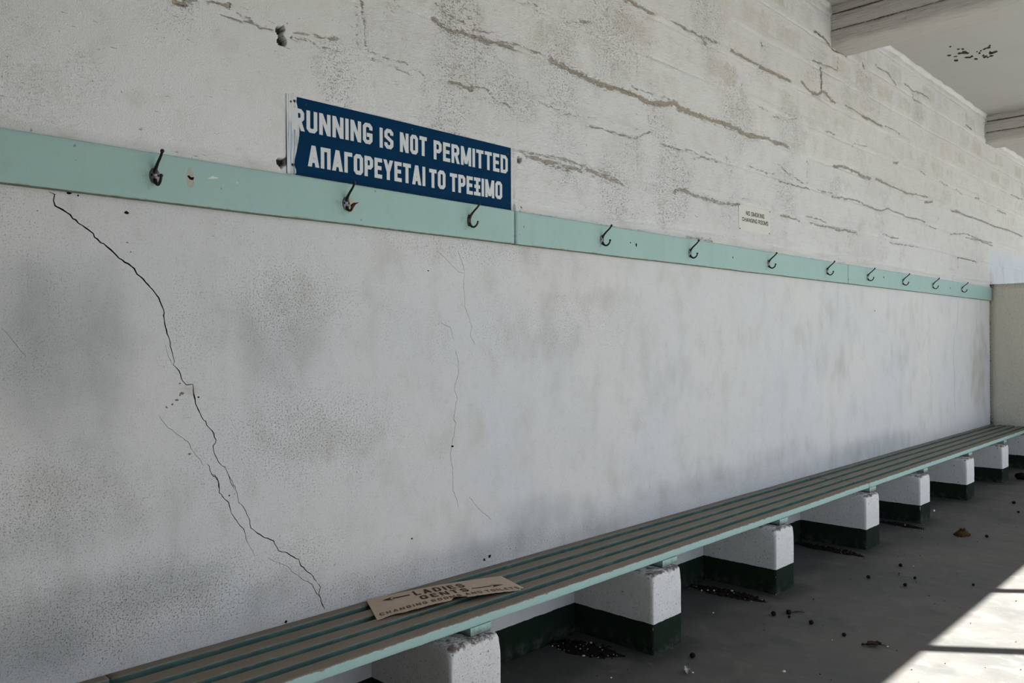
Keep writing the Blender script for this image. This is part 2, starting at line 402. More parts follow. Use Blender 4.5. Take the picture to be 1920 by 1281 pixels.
# ------------------------------------------------------------------ measured places of the wall's marks (metres along the wall, height)
STREAKS = [(0.0159, 0.9, [(2.045, 2.604), (2.095, 2.587), (2.142, 2.579), (2.19, 2.592), (2.248, 2.593), (2.329, 2.589), (2.402, 2.601), (2.477, 2.597)]), (0.0065, 0.6, [(2.05, 2.665), (2.105, 2.639), (2.18, 2.632), (2.258, 2.618), (2.329, 2.622), (2.36, 2.634)]), (0.0071, 0.7, [(2.412, 2.611), (2.521, 2.624), (2.611, 2.62), (2.729, 2.622), (2.815, 2.615), (2.878, 2.597)]), (0.0179, 0.9, [(2.729, 2.614), (2.815, 2.603), (2.878, 2.597)]), (0.0206, 1, [(2.878, 2.597), (2.982, 2.588), (3.091, 2.583), (3.204, 2.591), (3.337, 2.594)]), (0.0198, 1, [(3.322, 2.595), (3.46, 2.584), (3.557, 2.586), (3.708, 2.622), (3.777, 2.607), (3.921, 2.607), (4.072, 2.606), (4.251, 2.615), (4.461, 2.602), (4.663, 2.605)]), (0.0065, 0.6, [(3.352, 2.629), (3.525, 2.63), (3.64, 2.636), (3.725, 2.63)]), (0.0128, 0.9, [(2.131, 2.375), (2.188, 2.373), (2.236, 2.37)]), (0.0074, 0.7, [(2.237, 2.384), (2.317, 2.388), (2.368, 2.358), (2.453, 2.353)]), (0.0049, 0.6, [(2.644, 2.404), (2.727, 2.398), (2.813, 2.391), (2.902, 2.392), (3.034, 2.41)]), (0.0079, 0.7, [(2.967, 2.363), (3.075, 2.37), (3.202, 2.368), (3.38, 2.373), (3.491, 2.429)]), (0.0095, 0.6, [(3.588, 2.391), (3.671, 2.382), (3.81, 2.386)]), (0.0091, 0.6, [(3.919, 2.36), (4.031, 2.382), (4.188, 2.382)]), (0.0095, 0.6, [(2.473, 2.164), (2.539, 2.171), (2.63, 2.17), (2.725, 2.178), (2.823, 2.177), (2.938, 2.17)]), (0.0215, 0.7, [(2.561, 2.151), (2.653, 2.15), (2.749, 2.141), (2.823, 2.144), (2.938, 2.154), (3.032, 2.155), (3.142, 2.145), (3.243, 2.129)]), (0.016, 0.7, [(3.72, 2.146), (3.773, 2.172), (3.862, 2.16), (3.972, 2.154), (4.185, 2.144), (4.413, 2.161)]), (0.0163, 0.8, [(3.296, 3.052), (3.403, 3.052), (3.529, 3.048)]), (0.0158, 0.8, [(3.73, 3.062), (3.872, 3.058), (4.02, 3.048), (4.077, 3.023)]), (0.0142, 0.7, [(4.001, 3.058), (4.176, 3.069)]), (0.0194, 0.8, [(4.339, 3.064), (4.489, 3.059), (4.646, 3.06)]), (0.0078, 0.5, [(2.534, 2.82), (2.636, 2.827)]), (0.0116, 0.55, [(2.842, 2.818), (2.998, 2.862)]), (0.0171, 1, [(4.692, 3.054), (4.774, 3.057), (4.858, 3.06), (4.944, 3.057), (5.032, 3.06), (5.123, 3.063)]), (0.015, 1, [(5.297, 3.097), (5.38, 3.073), (5.465, 3.055), (5.566, 3.071), (5.611, 3.106), (5.701, 3.094), (5.762, 3.075), (5.824, 3.065)]), (0.0089, 0.8, [(5.468, 3.284), (5.644, 3.299), (5.796, 3.31), (5.89, 3.313)]), (0.0052, 0.9, [(5.89, 3.313), (5.911, 3.425)]), (0.0056, 1.6, [(5.602, 3.266), (5.595, 3.202), (5.6, 3.166), (5.59, 3.114)]), (0.0061, 0.8, [(6.008, 3.09), (6.183, 3.09), (6.357, 3.077)]), (0.0169, 1, [(6.357, 3.07), (6.502, 3.074), (6.632, 3.071), (6.747, 3.068)]), (0.0066, 0.8, [(6.825, 3.082), (7.006, 3.094), (7.173, 3.088)]), (0.0064, 0.8, [(5.652, 2.821), (5.712, 2.836), (5.852, 2.835)]), (0.0159, 1, [(4.663, 2.61), (4.78, 2.62), (4.864, 2.615), (4.963, 2.618), (5.065, 2.618)]), (0.0116, 0.8, [(6.64, 3.536), (6.774, 3.533), (6.912, 3.537), (6.993, 3.504), (7.096, 3.476)]), (0.0125, 0.8, [(7.288, 3.534), (7.398, 3.536), (7.488, 3.517), (7.744, 3.549), (7.914, 3.545)]), (0.0094, 0.7, [(7.488, 3.517), (7.532, 3.449), (7.743, 3.461)]), (0.0083, 1.5, [(6.355, 3.478), (6.399, 3.451)]), (0.005, 1.2, [(4.723, 3.212), (4.74, 3.194)]), (0.0103, 1.3, [(5.5, 3.496), (5.646, 3.492), (5.752, 3.469), (5.814, 3.446), (5.989, 3.465), (6.055, 3.461)]), (0.0078, 0.6, [(4.666, 2.81), (4.806, 2.8)]), (0.007, 0.55, [(4.854, 2.781), (5.067, 2.794), (5.226, 2.836)]), (0.0151, 1, [(5.821, 2.603), (5.964, 2.622), (6.113, 2.625), (6.228, 2.623), (6.365, 2.609), (6.508, 2.614)]), (0.0101, 0.9, [(6.613, 2.62), (6.72, 2.619), (6.897, 2.611), (7.104, 2.61), (7.321, 2.604), (7.549, 2.62), (7.869, 2.634)]), (0.016, 0.9, [(6.613, 2.62), (6.742, 2.618)]), (0.0146, 0.9, [(7.813, 2.582), (8.008, 2.61)]), (0.0081, 0.9, [(5.782, 2.381), (5.942, 2.39), (6.186, 2.405), (6.402, 2.389), (6.546, 2.386), (6.694, 2.379), (6.871, 2.419), (7.007, 2.41), (7.22, 2.408), (7.367, 2.399), (7.676, 2.409), (7.81, 2.396)]), (0.0061, 0.8, [(7.124, 2.411), (7.317, 2.398), (7.623, 2.417), (7.81, 2.405)]), (0.0092, 0.9, [(7.948, 2.378), (8.118, 2.372)]), (0.0133, 0.8, [(5.779, 2.157), (5.885, 2.146), (6.049, 2.161), (6.24, 2.153)]), (0.0058, 0.7, [(6.756, 2.2), (6.912, 2.19), (7.12, 2.196)]), (0.0134, 0.8, [(7.038, 2.813), (7.132, 2.836)]), (0.007, 0.6, [(7.477, 2.933), (7.554, 2.91)]), (0.0081, 0.8, [(7.684, 2.842), (7.818, 2.83)]), (0.0095, 0.7, [(8.244, 2.83), (8.486, 2.816)]), (0.0099, 0.7, [(8.74, 2.825), (8.937, 2.791)]), (0.0139, 0.9, [(8.575, 2.59), (8.801, 2.611), (9.069, 2.595), (9.424, 2.608), (9.763, 2.6), (10.122, 2.593), (10.724, 2.606), (11.388, 2.596)]), (0.0196, 0.9, [(8.575, 2.59), (8.834, 2.61)]), (0.0143, 1.1, [(9.089, 3.516), (9.264, 3.508)]), (0.0147, 0.7, [(9.392, 2.818), (9.54, 2.825)]), (0.0159, 0.7, [(10.25, 2.784), (10.639, 2.788)]), (0.0093, 0.8, [(8.539, 2.364), (9.031, 2.41), (9.568, 2.395), (10.035, 2.398)]), (0.0108, 0.8, [(10.872, 3.042), (11.4, 3.048)]), (0.0169, 0.8, [(9.493, 2.389), (9.643, 2.391)]), (0.0061, 0.7, [(6.153, 2.797), (6.212, 2.837), (6.43, 2.848)]), (0.013, 0.9, [(9.788, 3.707), (9.782, 3.463), (10.06, 3.468)]), (0.0025, 1.3, [(1.024, 2.367), (1.039, 2.368), (1.057, 2.368)]), (0.0081, 0.7, [(1.054, 2.378), (1.09, 2.386)]), (0.0047, 0.9, [(1.132, 2.396), (1.154, 2.406), (1.181, 2.405), (1.197, 2.402), (1.203, 2.414)]), (0.0032, 0.7, [(1.18, 2.369), (1.242, 2.37), (1.287, 2.372), (1.346, 2.37)]), (0.0032, 0.6, [(1.225, 2.392), (1.253, 2.384), (1.276, 2.377)]), (0.0056, 0.5, [(1.426, 2.386), (1.496, 2.39)]), (0.0115, 0.6, [(1.502, 2.392), (1.596, 2.403)]), (0.0051, 0.6, [(1.432, 2.362), (1.483, 2.37), (1.528, 2.362)]), (0.0081, 0.6, [(1.541, 2.366), (1.595, 2.362)]), (0.0031, 0.6, [(1.709, 2.576), (1.712, 2.517), (1.715, 2.422), (1.737, 2.398), (1.819, 2.394), (1.912, 2.395), (1.977, 2.376), (1.993, 2.36)]), (0.0024, 0.35, [(1.68, 2.568), (1.68, 2.407)]), (0.0025, 0.4, [(1.715, 2.38), (1.819, 2.372), (1.944, 2.362)]), (0.0052, 0.6, [(2.045, 2.612), (2.096, 2.601)]), (0.0064, 0.6, [(3.579, 2.389), (3.673, 2.379), (3.79, 2.387)]), (0.0044, 0.55, [(3.83, 2.394), (3.923, 2.404), (3.975, 2.39)]), (0.0068, 0.6, [(3.975, 2.39), (4.06, 2.376), (4.193, 2.376)]), (0.0034, 0.5, [(4.028, 2.413), (4.104, 2.411)]), (0.0056, 0.7, [(4.525, 2.413), (4.639, 2.405), (4.81, 2.405), (4.892, 2.414)]), (0.0093, 0.6, [(4.963, 2.48), (5.077, 2.444), (5.195, 2.428), (5.302, 2.409)]), (0.0033, 0.9, [(4.948, 2.377), (5.195, 2.378), (5.395, 2.384)]), (0.0057, 0.8, [(5.557, 2.395), (5.794, 2.404), (5.812, 2.381)]), (0.0099, 0.7, [(3.729, 2.135), (3.758, 2.171), (3.838, 2.176), (3.889, 2.155), (3.993, 2.149)]), (0.0069, 0.8, [(3.993, 2.149), (4.101, 2.153), (4.201, 2.148), (4.352, 2.154)]), (0.0034, 0.7, [(5.382, 2.571), (5.367, 2.418)]), (0.0036, 0.6, [(4.436, 2.201), (4.535, 2.207)]), (0.007, 1.3, [(8.769, 2.152), (9.048, 2.158), (9.417, 2.148)]), (0.0056, 1, [(9.004, 2.33), (9.002, 2.246)]), (0.0055, 1, [(8.778, 2.146), (8.776, 2.037)]), (0.008, 0.8, [(6.764, 2.195), (6.918, 2.187), (7.111, 2.192)]), (0.0095, 0.7, [(6.917, 2.141), (7.244, 2.15), (7.63, 2.164)]), (0.0092, 0.8, [(4.977, 2.154), (5.117, 2.155), (5.242, 2.15)]), (0.0121, 0.7, [(5.414, 2.158), (5.572, 2.145), (5.834, 2.156), (6.035, 2.155), (6.219, 2.156)]), (0.0058, 0.8, [(5.328, 2.187), (5.55, 2.192), (5.689, 2.176)]), (0.0088, 0.9, [(9.053, 2.376), (9.55, 2.384), (10.093, 2.369)]), (0.0075, 0.5, [(2.583, 1.899), (2.715, 1.902), (2.878, 1.9)]), (0.0083, 0.5, [(3.051, 1.898), (3.251, 1.897), (3.465, 1.909)]), (0.0149, 0.6, [(3.845, 1.917), (3.983, 1.913), (4.091, 1.911)]), (0.0081, 0.4, [(4.317, 1.9), (4.624, 1.899)])]
SPECK_UP = [(2.171, 2.629, 0.128, 0.128, 1), (2.541, 2.387, 0.115, 0.115, 0.6), (3.192, 2.864, 0.236, 0.236, 0.9), (2.753, 2.576, 0.217, 0.217, 0.5), (4.399, 2.744, 0.191, 0.191, 1), (5.106, 2.766, 0.176, 0.176, 1), (3.704, 2.23, 0.172, 0.172, 0.9), (7.623, 3.381, 0.142, 0.142, 1), (6.084, 3.169, 0.12, 0.12, 0.7), (5.023, 2.349, 0.174, 0.174, 0.7), (6.452, 3.373, 0.333, 0.333, 0.4), (0.648, 2.004, 0.17, 0.17, 0.25), (0.624, 2.167, 0.112, 0.112, 0.175), (0.78, 2.106, 0.089, 0.089, 0.25), (1.753, 2.415, 0.155, 0.155, 0.3), (1.033, 2.342, 0.128, 0.128, 0.25), (3.318, 2.255, 0.187, 0.187, 0.4), (3.605, 2.469, 0.141, 0.141, 0.5), (2.442, 2.411, 0.136, 0.136, 0.7), (4.099, 3.201, 0.183, 0.183, 0.8), (2.228, 2.494, 0.173, 0.173, 0.5), (1.572, 2.295, 0.111, 0.111, 0.4)]
HOLES = [[(1.36, 2.385), (1.389, 2.393), (1.392, 2.382), (1.381, 2.368), (1.385, 2.361), (1.396, 2.353), (1.397, 2.335), (1.388, 2.328), (1.367, 2.332), (1.365, 2.339), (1.373, 2.352), (1.369, 2.362), (1.361, 2.368)], [(1.414, 2.368), (1.419, 2.368), (1.418, 2.36), (1.414, 2.359)], [(1.359, 1.944), (1.365, 1.952), (1.374, 1.956), (1.38, 1.953), (1.388, 1.956), (1.397, 1.959), (1.399, 1.956), (1.399, 1.941), (1.391, 1.935), (1.377, 1.921), (1.366, 1.926)], [(2.501, 2.132), (2.507, 2.14), (2.522, 2.135), (2.531, 2.131), (2.522, 2.123), (2.514, 2.114), (2.5, 2.114)], [(2.517, 1.925), (2.522, 1.926), (2.524, 1.921), (2.518, 1.918)]]
CRACKS = [[(0.686, 1.756, 0.00315), (0.701, 1.75, 0.00374), (0.698, 1.733, 0.00287), (0.702, 1.719, 0.00432), (0.731, 1.704, 0.00378), (0.76, 1.678, 0.00381), (0.786, 1.662, 0.00384), (0.798, 1.653, 0.00386), (0.801, 1.643, 0.00357), (0.834, 1.619, 0.0039), (0.86, 1.596, 0.00394), (0.881, 1.579, 0.00396), (0.908, 1.562, 0.00399), (0.915, 1.547, 0.00369), (0.94, 1.524, 0.00372), (0.96, 1.503, 0.00406), (0.977, 1.481, 0.00377), (0.981, 1.469, 0.00377), (0.99, 1.448, 0.00378), (0.993, 1.417, 0.00315), (0.999, 1.386, 0.00316), (1.005, 1.366, 0.00316), (1.013, 1.329, 0.00285), (1.017, 1.314, 0.00254), (1.022, 1.293, 0.00159), (1.019, 1.282, 0.00191), (1.036, 1.264, 0.00287), (1.046, 1.234, 0.00256), (1.058, 1.221, 0.00289), (1.078, 1.222, 0.00226), (1.079, 1.201, 0.00291), (1.087, 1.158, 0.00324)], [(1.078, 1.193, 0.00307), (1.082, 1.181, 0.00308), (1.086, 1.162, 0.00308), (1.094, 1.144, 0.00309), (1.104, 1.122, 0.00309), (1.112, 1.109, 0.0031), (1.117, 1.108, 0.00311), (1.121, 1.094, 0.00311), (1.131, 1.083, 0.00296), (1.143, 1.066, 0.00297), (1.15, 1.047, 0.00264), (1.148, 1.037, 0.00264), (1.14, 1.029, 0.00247), (1.142, 1.013, 0.00247), (1.149, 0.996, 0.00231), (1.157, 0.978, 0.00232), (1.168, 0.965, 0.00199), (1.178, 0.96, 0.00183), (1.186, 0.942, 0.00167), (1.194, 0.92, 0.00167), (1.2, 0.902, 0.00167), (1.21, 0.882, 0.00168)], [(1.19, 0.936, 0.0015), (1.218, 0.874, 0.00168), (1.223, 0.842, 0.00169), (1.243, 0.818, 0.00169), (1.257, 0.789, 0.0017), (1.264, 0.755, 0.00205), (1.288, 0.733, 0.00292), (1.312, 0.715, 0.00294), (1.344, 0.699, 0.00296), (1.361, 0.664, 0.0028), (1.393, 0.651, 0.00282), (1.436, 0.621, 0.00286), (1.445, 0.596, 0.00304), (1.484, 0.56, 0.00271), (1.5, 0.537, 0.00272), (1.506, 0.527, 0.00255)], [(1.506, 0.526, 0.00255), (1.519, 0.51, 0.00256), (1.516, 0.501, 0.00274), (1.512, 0.489, 0.00219), (1.52, 0.47, 0.00256), (1.524, 0.452, 0.00274), (1.535, 0.425, 0.00183)], [(0.977, 1.139, 0.00063), (0.987, 1.116, 0.00094), (0.996, 1.104, 0.0011), (1.013, 1.09, 0.00111), (1.026, 1.076, 0.00096), (1.038, 1.068, 0.00112), (1.061, 1.05, 0.00129), (1.07, 1.029, 0.00113), (1.094, 0.997, 0.00097), (1.111, 0.97, 0.00098)], [(1.118, 0.978, 0.00098), (1.128, 0.968, 0.00164), (1.13, 0.955, 0.00164), (1.136, 0.942, 0.00197), (1.147, 0.937, 0.00231), (1.15, 0.927, 0.00248), (1.157, 0.918, 0.00248), (1.157, 0.901, 0.00248), (1.161, 0.889, 0.00232)], [(1.132, 0.945, 0.0023), (1.152, 0.93, 0.00231), (1.159, 0.906, 0.00232), (1.159, 0.882, 0.00215), (1.19, 0.847, 0.00234), (1.198, 0.814, 0.00218), (1.217, 0.785, 0.00202), (1.24, 0.755, 0.00203), (1.245, 0.738, 0.0017), (1.25, 0.716, 0.00119), (1.262, 0.692, 0.00085), (1.279, 0.657, 0.00068)], [(1.32, 0.649, 0.00069), (1.356, 0.628, 0.00087), (1.392, 0.607, 0.00088), (1.417, 0.58, 0.00107), (1.451, 0.55, 0.00126), (1.486, 0.526, 0.00181), (1.494, 0.51, 0.00199), (1.504, 0.49, 0.00218), (1.514, 0.48, 0.00237)], [(2.037, 1.707, 0.00087), (2.089, 1.68, 0.00088), (2.131, 1.646, 0.00089), (2.167, 1.624, 0.0009), (2.19, 1.62, 0.0009)], [(2.158, 1.712, 0.00106), (2.18, 1.668, 0.00107), (2.195, 1.632, 0.00107), (2.188, 1.59, 0.00107), (2.194, 1.535, 0.00107), (2.194, 1.489, 0.00107), (2.216, 1.448, 0.00108), (2.232, 1.411, 0.00108), (2.225, 1.369, 0.00108), (2.255, 1.332, 0.00109)], [(2.067, 1.421, 0.00088), (2.117, 1.404, 0.00089), (2.135, 1.351, 0.00089)], [(2.143, 1.316, 0.00127), (2.158, 1.269, 0.00128), (2.159, 1.223, 0.00128), (2.142, 1.182, 0.00127), (2.136, 1.156, 0.00127), (2.151, 1.123, 0.00127), (2.136, 1.06, 0.00127), (2.132, 1.038, 0.00127), (2.143, 1.025, 0.00127), (2.135, 0.987, 0.00127), (2.119, 0.934, 0.00127), (2.112, 0.903, 0.00126), (2.121, 0.862, 0.00127), (2.126, 0.816, 0.00127), (2.124, 0.757, 0.00127), (2.145, 0.722, 0.00127), (2.154, 0.685, 0.00128)], [(2.212, 0.722, 0.00108), (2.26, 0.668, 0.00109), (2.338, 0.607, 0.00111)], [(8.785, 1.734, 0.00263), (8.774, 1.615, 0.00263), (8.745, 1.484, 0.00262), (8.644, 1.353, 0.0026), (8.627, 1.171, 0.0026), (8.657, 0.937, 0.0026), (8.637, 0.808, 0.0026), (8.672, 0.663, 0.00261)], [(0.992, 1.35, 0.00071), (0.999, 1.324, 0.00071), (1.01, 1.298, 0.00071), (1.017, 1.28, 0.00071)], [(0.571, 1.393, 0.00055), (0.601, 1.354, 0.00056), (0.632, 1.312, 0.00056)]]
DARK = [(0.683, 1.34, 0.22, 0.286, 0.75), (0.761, 1.119, 0.163, 0.191, 0.5), (0.596, 1.465, 0.122, 0.167, 0.6), (0.871, 0.624, 0.383, 0.091, 0.75), (0.641, 0.565, 0.252, 0.113, 0.8), (0.706, 0.821, 0.21, 0.086, 0.45), (1.361, 1.316, 0.174, 0.263, 0.38), (1.231, 1.419, 0.108, 0.135, 0.3), (2.628, 0.595, 0.385, 0.094, 0.55), (2.332, 0.486, 0.467, 0.066, 0.55), (3.084, 0.447, 0.375, 0.077, 0.4), (4.068, 0.554, 0.825, 0.076, 0.45), (6.571, 0.511, 1.14, 0.105, 0.6), (1.356, 0.547, 0.154, 0.07, 0.5), (1.739, 0.491, 0.212, 0.068, 0.35), (2.741, 1.298, 0.219, 0.289, 0.3), (3.591, 1.175, 0.45, 0.281, 0.25), (5.767, 1.336, 0.56, 0.345, 0.3), (7.315, 1.33, 0.528, 0.411, 0.3), (9.551, 1.21, 0.36, 0.732, 0.3), (5.0, 0.609, 0.691, 0.087, 0.4), (1.024, 0.78, 0.096, 0.111, 0.2)]  # plaster stains; lower-left ones also paint in the light falling off there
WARM = [(1.563, 1.0, 0.259, 0.092, 0.5), (1.441, 1.494, 0.223, 0.107, 0.4), (2.048, 1.183, 0.109, 0.125, 0.35), (3.094, 1.551, 0.462, 0.064, 0.4), (3.803, 1.692, 0.321, 0.087, 0.4), (2.275, 0.999, 0.332, 0.087, 0.3), (2.603, 1.745, 0.417, 0.047, 0.35), (1.894, 1.63, 0.203, 0.08, 0.3), (0.681, 0.982, 0.155, 0.086, 0.3), (4.861, 1.407, 0.441, 0.17, 0.25), (9.486, 0.987, 0.396, 0.504, 0.6), (3.636, 0.665, 0.716, 0.057, 0.3), (1.059, 1.2, 0.033, 0.024, 0.8), (1.022, 0.383, 0.24, 0.024, 0.5)]  # far-end patch paints in corner shade as well as dirt
SPK_LOW = [(2.281, 1.72, 0.456, 0.066, 0.6), (1.521, 1.059, 0.318, 0.11, 0.7), (1.441, 1.494, 0.243, 0.107, 0.5), (0.945, 0.561, 0.433, 0.109, 0.9), (1.739, 0.462, 0.476, 0.058, 0.7), (2.592, 0.46, 0.7, 0.058, 0.8), (4.501, 0.482, 1.373, 0.065, 0.7), (0.693, 0.909, 0.209, 0.115, 0.5), (2.971, 1.446, 0.605, 0.151, 0.4), (1.436, 0.619, 0.181, 0.071, 0.5)]
FLAKES = [[(7.528, -0.298), (7.535, -0.293), (7.54, -0.286), (7.533, -0.28), (7.524, -0.278), (7.514, -0.277), (7.503, -0.284), (7.506, -0.295), (7.517, -0.302)], [(7.707, -0.302), (7.721, -0.298), (7.722, -0.288), (7.715, -0.282), (7.704, -0.28), (7.692, -0.282), (7.675, -0.288), (7.678, -0.3), (7.691, -0.307)], [(7.417, -0.398), (7.422, -0.392), (7.425, -0.388), (7.424, -0.383), (7.415, -0.381), (7.405, -0.383), (7.397, -0.389), (7.404, -0.393), (7.407, -0.398)], [(7.442, -0.423), (7.453, -0.418), (7.453, -0.413), (7.453, -0.408), (7.441, -0.409), (7.428, -0.409), (7.418, -0.415), (7.421, -0.421), (7.431, -0.422)], [(7.532, -0.382), (7.542, -0.374), (7.55, -0.365), (7.543, -0.356), (7.528, -0.355), (7.516, -0.359), (7.507, -0.366), (7.51, -0.374), (7.52, -0.377)], [(7.545, -0.415), (7.574, -0.409), (7.566, -0.396), (7.559, -0.389), (7.545, -0.379), (7.522, -0.389), (7.503, -0.399), (7.505, -0.411), (7.523, -0.417)], [(7.578, -0.425), (7.585, -0.417), (7.591, -0.412), (7.585, -0.408), (7.577, -0.405), (7.565, -0.409), (7.557, -0.414), (7.553, -0.421), (7.565, -0.423)], [(7.698, -0.405), (7.715, -0.4), (7.707, -0.385), (7.701, -0.377), (7.691, -0.372), (7.674, -0.369), (7.667, -0.382), (7.674, -0.393), (7.683, -0.402)], [(7.687, -0.427), (7.699, -0.424), (7.698, -0.419), (7.702, -0.413), (7.69, -0.411), (7.673, -0.414), (7.665, -0.421), (7.662, -0.428), (7.678, -0.427)], [(7.781, -0.435), (7.798, -0.433), (7.801, -0.424), (7.792, -0.419), (7.782, -0.414), (7.767, -0.419), (7.756, -0.426), (7.762, -0.432), (7.771, -0.435)], [(7.591, -0.487), (7.596, -0.484), (7.6, -0.481), (7.601, -0.477), (7.591, -0.478), (7.586, -0.48), (7.582, -0.482), (7.581, -0.485), (7.583, -0.488)], [(7.584, -0.519), (7.594, -0.516), (7.599, -0.511), (7.608, -0.504), (7.596, -0.504), (7.586, -0.507), (7.579, -0.511), (7.576, -0.515), (7.577, -0.518)], [(7.559, -0.56), (7.571, -0.552), (7.577, -0.546), (7.583, -0.538), (7.574, -0.536), (7.563, -0.533), (7.555, -0.544), (7.546, -0.551), (7.547, -0.559)], [(7.546, -0.589), (7.565, -0.587), (7.572, -0.576), (7.57, -0.569), (7.564, -0.564), (7.55, -0.569), (7.536, -0.574), (7.532, -0.582), (7.528, -0.592)], [(7.701, -0.567), (7.727, -0.559), (7.732, -0.551), (7.736, -0.545), (7.721, -0.544), (7.7, -0.547), (7.682, -0.553), (7.661, -0.563), (7.685, -0.563)], [(7.702, -0.598), (7.715, -0.602), (7.727, -0.584), (7.737, -0.564), (7.724, -0.561), (7.713, -0.557), (7.697, -0.572), (7.686, -0.59), (7.687, -0.604)], [(7.771, -0.511), (7.785, -0.504), (7.795, -0.498), (7.805, -0.487), (7.793, -0.483), (7.773, -0.486), (7.761, -0.496), (7.75, -0.505), (7.753, -0.513)], [(7.805, -0.518), (7.816, -0.515), (7.822, -0.509), (7.823, -0.504), (7.817, -0.502), (7.806, -0.505), (7.794, -0.508), (7.789, -0.515), (7.8, -0.515)], [(7.784, -0.555), (7.801, -0.549), (7.81, -0.539), (7.805, -0.533), (7.806, -0.524), (7.79, -0.531), (7.773, -0.535), (7.769, -0.545), (7.779, -0.548)], [(7.724, -0.503), (7.737, -0.501), (7.746, -0.495), (7.748, -0.489), (7.74, -0.485), (7.725, -0.491), (7.717, -0.495), (7.703, -0.502), (7.717, -0.502)], [(7.304, -0.366), (7.309, -0.361), (7.317, -0.357), (7.313, -0.353), (7.304, -0.352), (7.295, -0.355), (7.286, -0.36), (7.291, -0.363), (7.294, -0.366)], [(7.5, -0.604), (7.509, -0.603), (7.516, -0.597), (7.514, -0.592), (7.51, -0.589), (7.503, -0.593), (7.498, -0.596), (7.491, -0.6), (7.494, -0.604)], [(7.593, -0.33), (7.599, -0.324), (7.597, -0.317), (7.595, -0.311), (7.588, -0.307), (7.58, -0.31), (7.58, -0.316), (7.575, -0.323), (7.582, -0.329)], [(7.638, -0.495), (7.65, -0.494), (7.657, -0.487), (7.662, -0.48), (7.65, -0.48), (7.639, -0.482), (7.627, -0.486), (7.617, -0.494), (7.63, -0.495)]]
SIGN_TEXT = [('RUNNING', 1.4223, 1.7434, 2.0575, 2.1311, 2.061, 2.1364),
 ('IS', 1.7748, 1.8373, 2.0572, 2.1302, 2.06, 2.1342),
 ('NOT', 1.8677, 1.9975, 2.057, 2.1301, 2.0592, 2.1336),
 ('PERMITTED', 2.0317, 2.4412, 2.055, 2.1293, 2.057, 2.1333),
 ('ΑΠΑΓΟΡΕΥΕΤΑΙ', 1.4768, 1.9892, 1.9436, 2.0161, 1.9438, 2.0177),
 ('ΤΟ', 2.0086, 2.0914, 1.9429, 2.0152, 1.945, 2.0181),
 ('ΤΡΕΞΙΜΟ', 2.1144, 2.4068, 1.9415, 2.0139, 1.9437, 2.0181)]
BRUSH = [(1.3963, 2.1719), (1.4357, 2.1709), (1.4337, 2.1516), (1.4374, 2.1384), (1.4395, 2.1249), (1.4408, 2.0917), (1.4445, 2.07), (1.4443, 2.042), (1.4403, 2.0162), (1.4339, 1.9872), (1.4268, 1.9583), (1.4242, 1.9384), (1.431, 1.9255), (1.4318, 1.9145), (1.4277, 1.9078), (1.3986, 1.9075)]
SCREWS = [((1.4271, 2.153), 20), ((1.4131, 2.1486), 12), ((1.4697, 2.1507), 9), ((1.4186, 1.9389), 20), ((1.9252, 2.1522), 15), ((2.4413, 2.1429), 15), ((2.3623, 2.1682), 9), ((2.4496, 1.9338), 9), ((2.4575, 1.9719), 6)]

# ------------------------------------------------------------------ the room shell
XE = 9.9165                 # the end partition
Z_RT, Z_RB = 1.9005, 1.7595 # coat rail top and bottom
ZC, ZC2 = 3.76, 3.545
FRONT = -3.30               # open side of the shelter

# floor
xs = np.concatenate([np.linspace(-1.7, 12.5, 143)]); ys = np.linspace(FRONT, .0, 34)
PIER_X = [(1.729, 1.957), (2.869, 3.089), (3.998, 4.208), (5.234, 5.460), (6.259, 6.475), (7.407, 7.625), (8.533, 8.756), (9.665, 9.885)]
PIER_Y = -.434
gx = np.arange(-1.7, 14.0, .045); gy = np.arange(FRONT, .03, .045)
X, Y = np.meshgrid(gx, gy); n1, n2 = X.shape
floor_dark = np.zeros_like(X)  # floor darker around the pier feet and along the wall
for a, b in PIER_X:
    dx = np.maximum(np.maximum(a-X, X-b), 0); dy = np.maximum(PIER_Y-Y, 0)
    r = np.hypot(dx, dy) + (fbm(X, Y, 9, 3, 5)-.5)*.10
    floor_dark = np.maximum(floor_dark, sstep(.13, .03, r)*.85)
floor_dark = np.maximum(floor_dark, sstep(-.42, -.25, Y+(fbm(X, Y, 6, 3, 2)-.5)*.15)*.8)
Zf = (fbm(X, Y, 1.2, 3, 9)-.5)*.004
for a, b in PIER_X:
    dx = np.maximum(np.maximum(a-X, X-b), 0); dy = np.maximum(PIER_Y-Y, 0)
    Zf += .010*sstep(.05, 0, np.hypot(dx, dy))
V = np.stack([X, Y, Zf], -1).reshape(-1, 3)
F = [(r*n2+c, r*n2+c+1, (r+1)*n2+c+1, (r+1)*n2+c) for r in range(n1-1) for c in range(n2-1)]
me = pydata('floor', V, F); setattr_(me, 'floor_dark', floor_dark.ravel())
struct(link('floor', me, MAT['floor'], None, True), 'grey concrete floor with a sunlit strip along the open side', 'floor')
me = pydata('ground', [(-40, -60, -.02), (60, -60, -.02), (60, FRONT, -.02), (-40, FRONT, -.02)], [(0, 1, 2, 3)])
struct(link('ground', me, MAT['ground']))

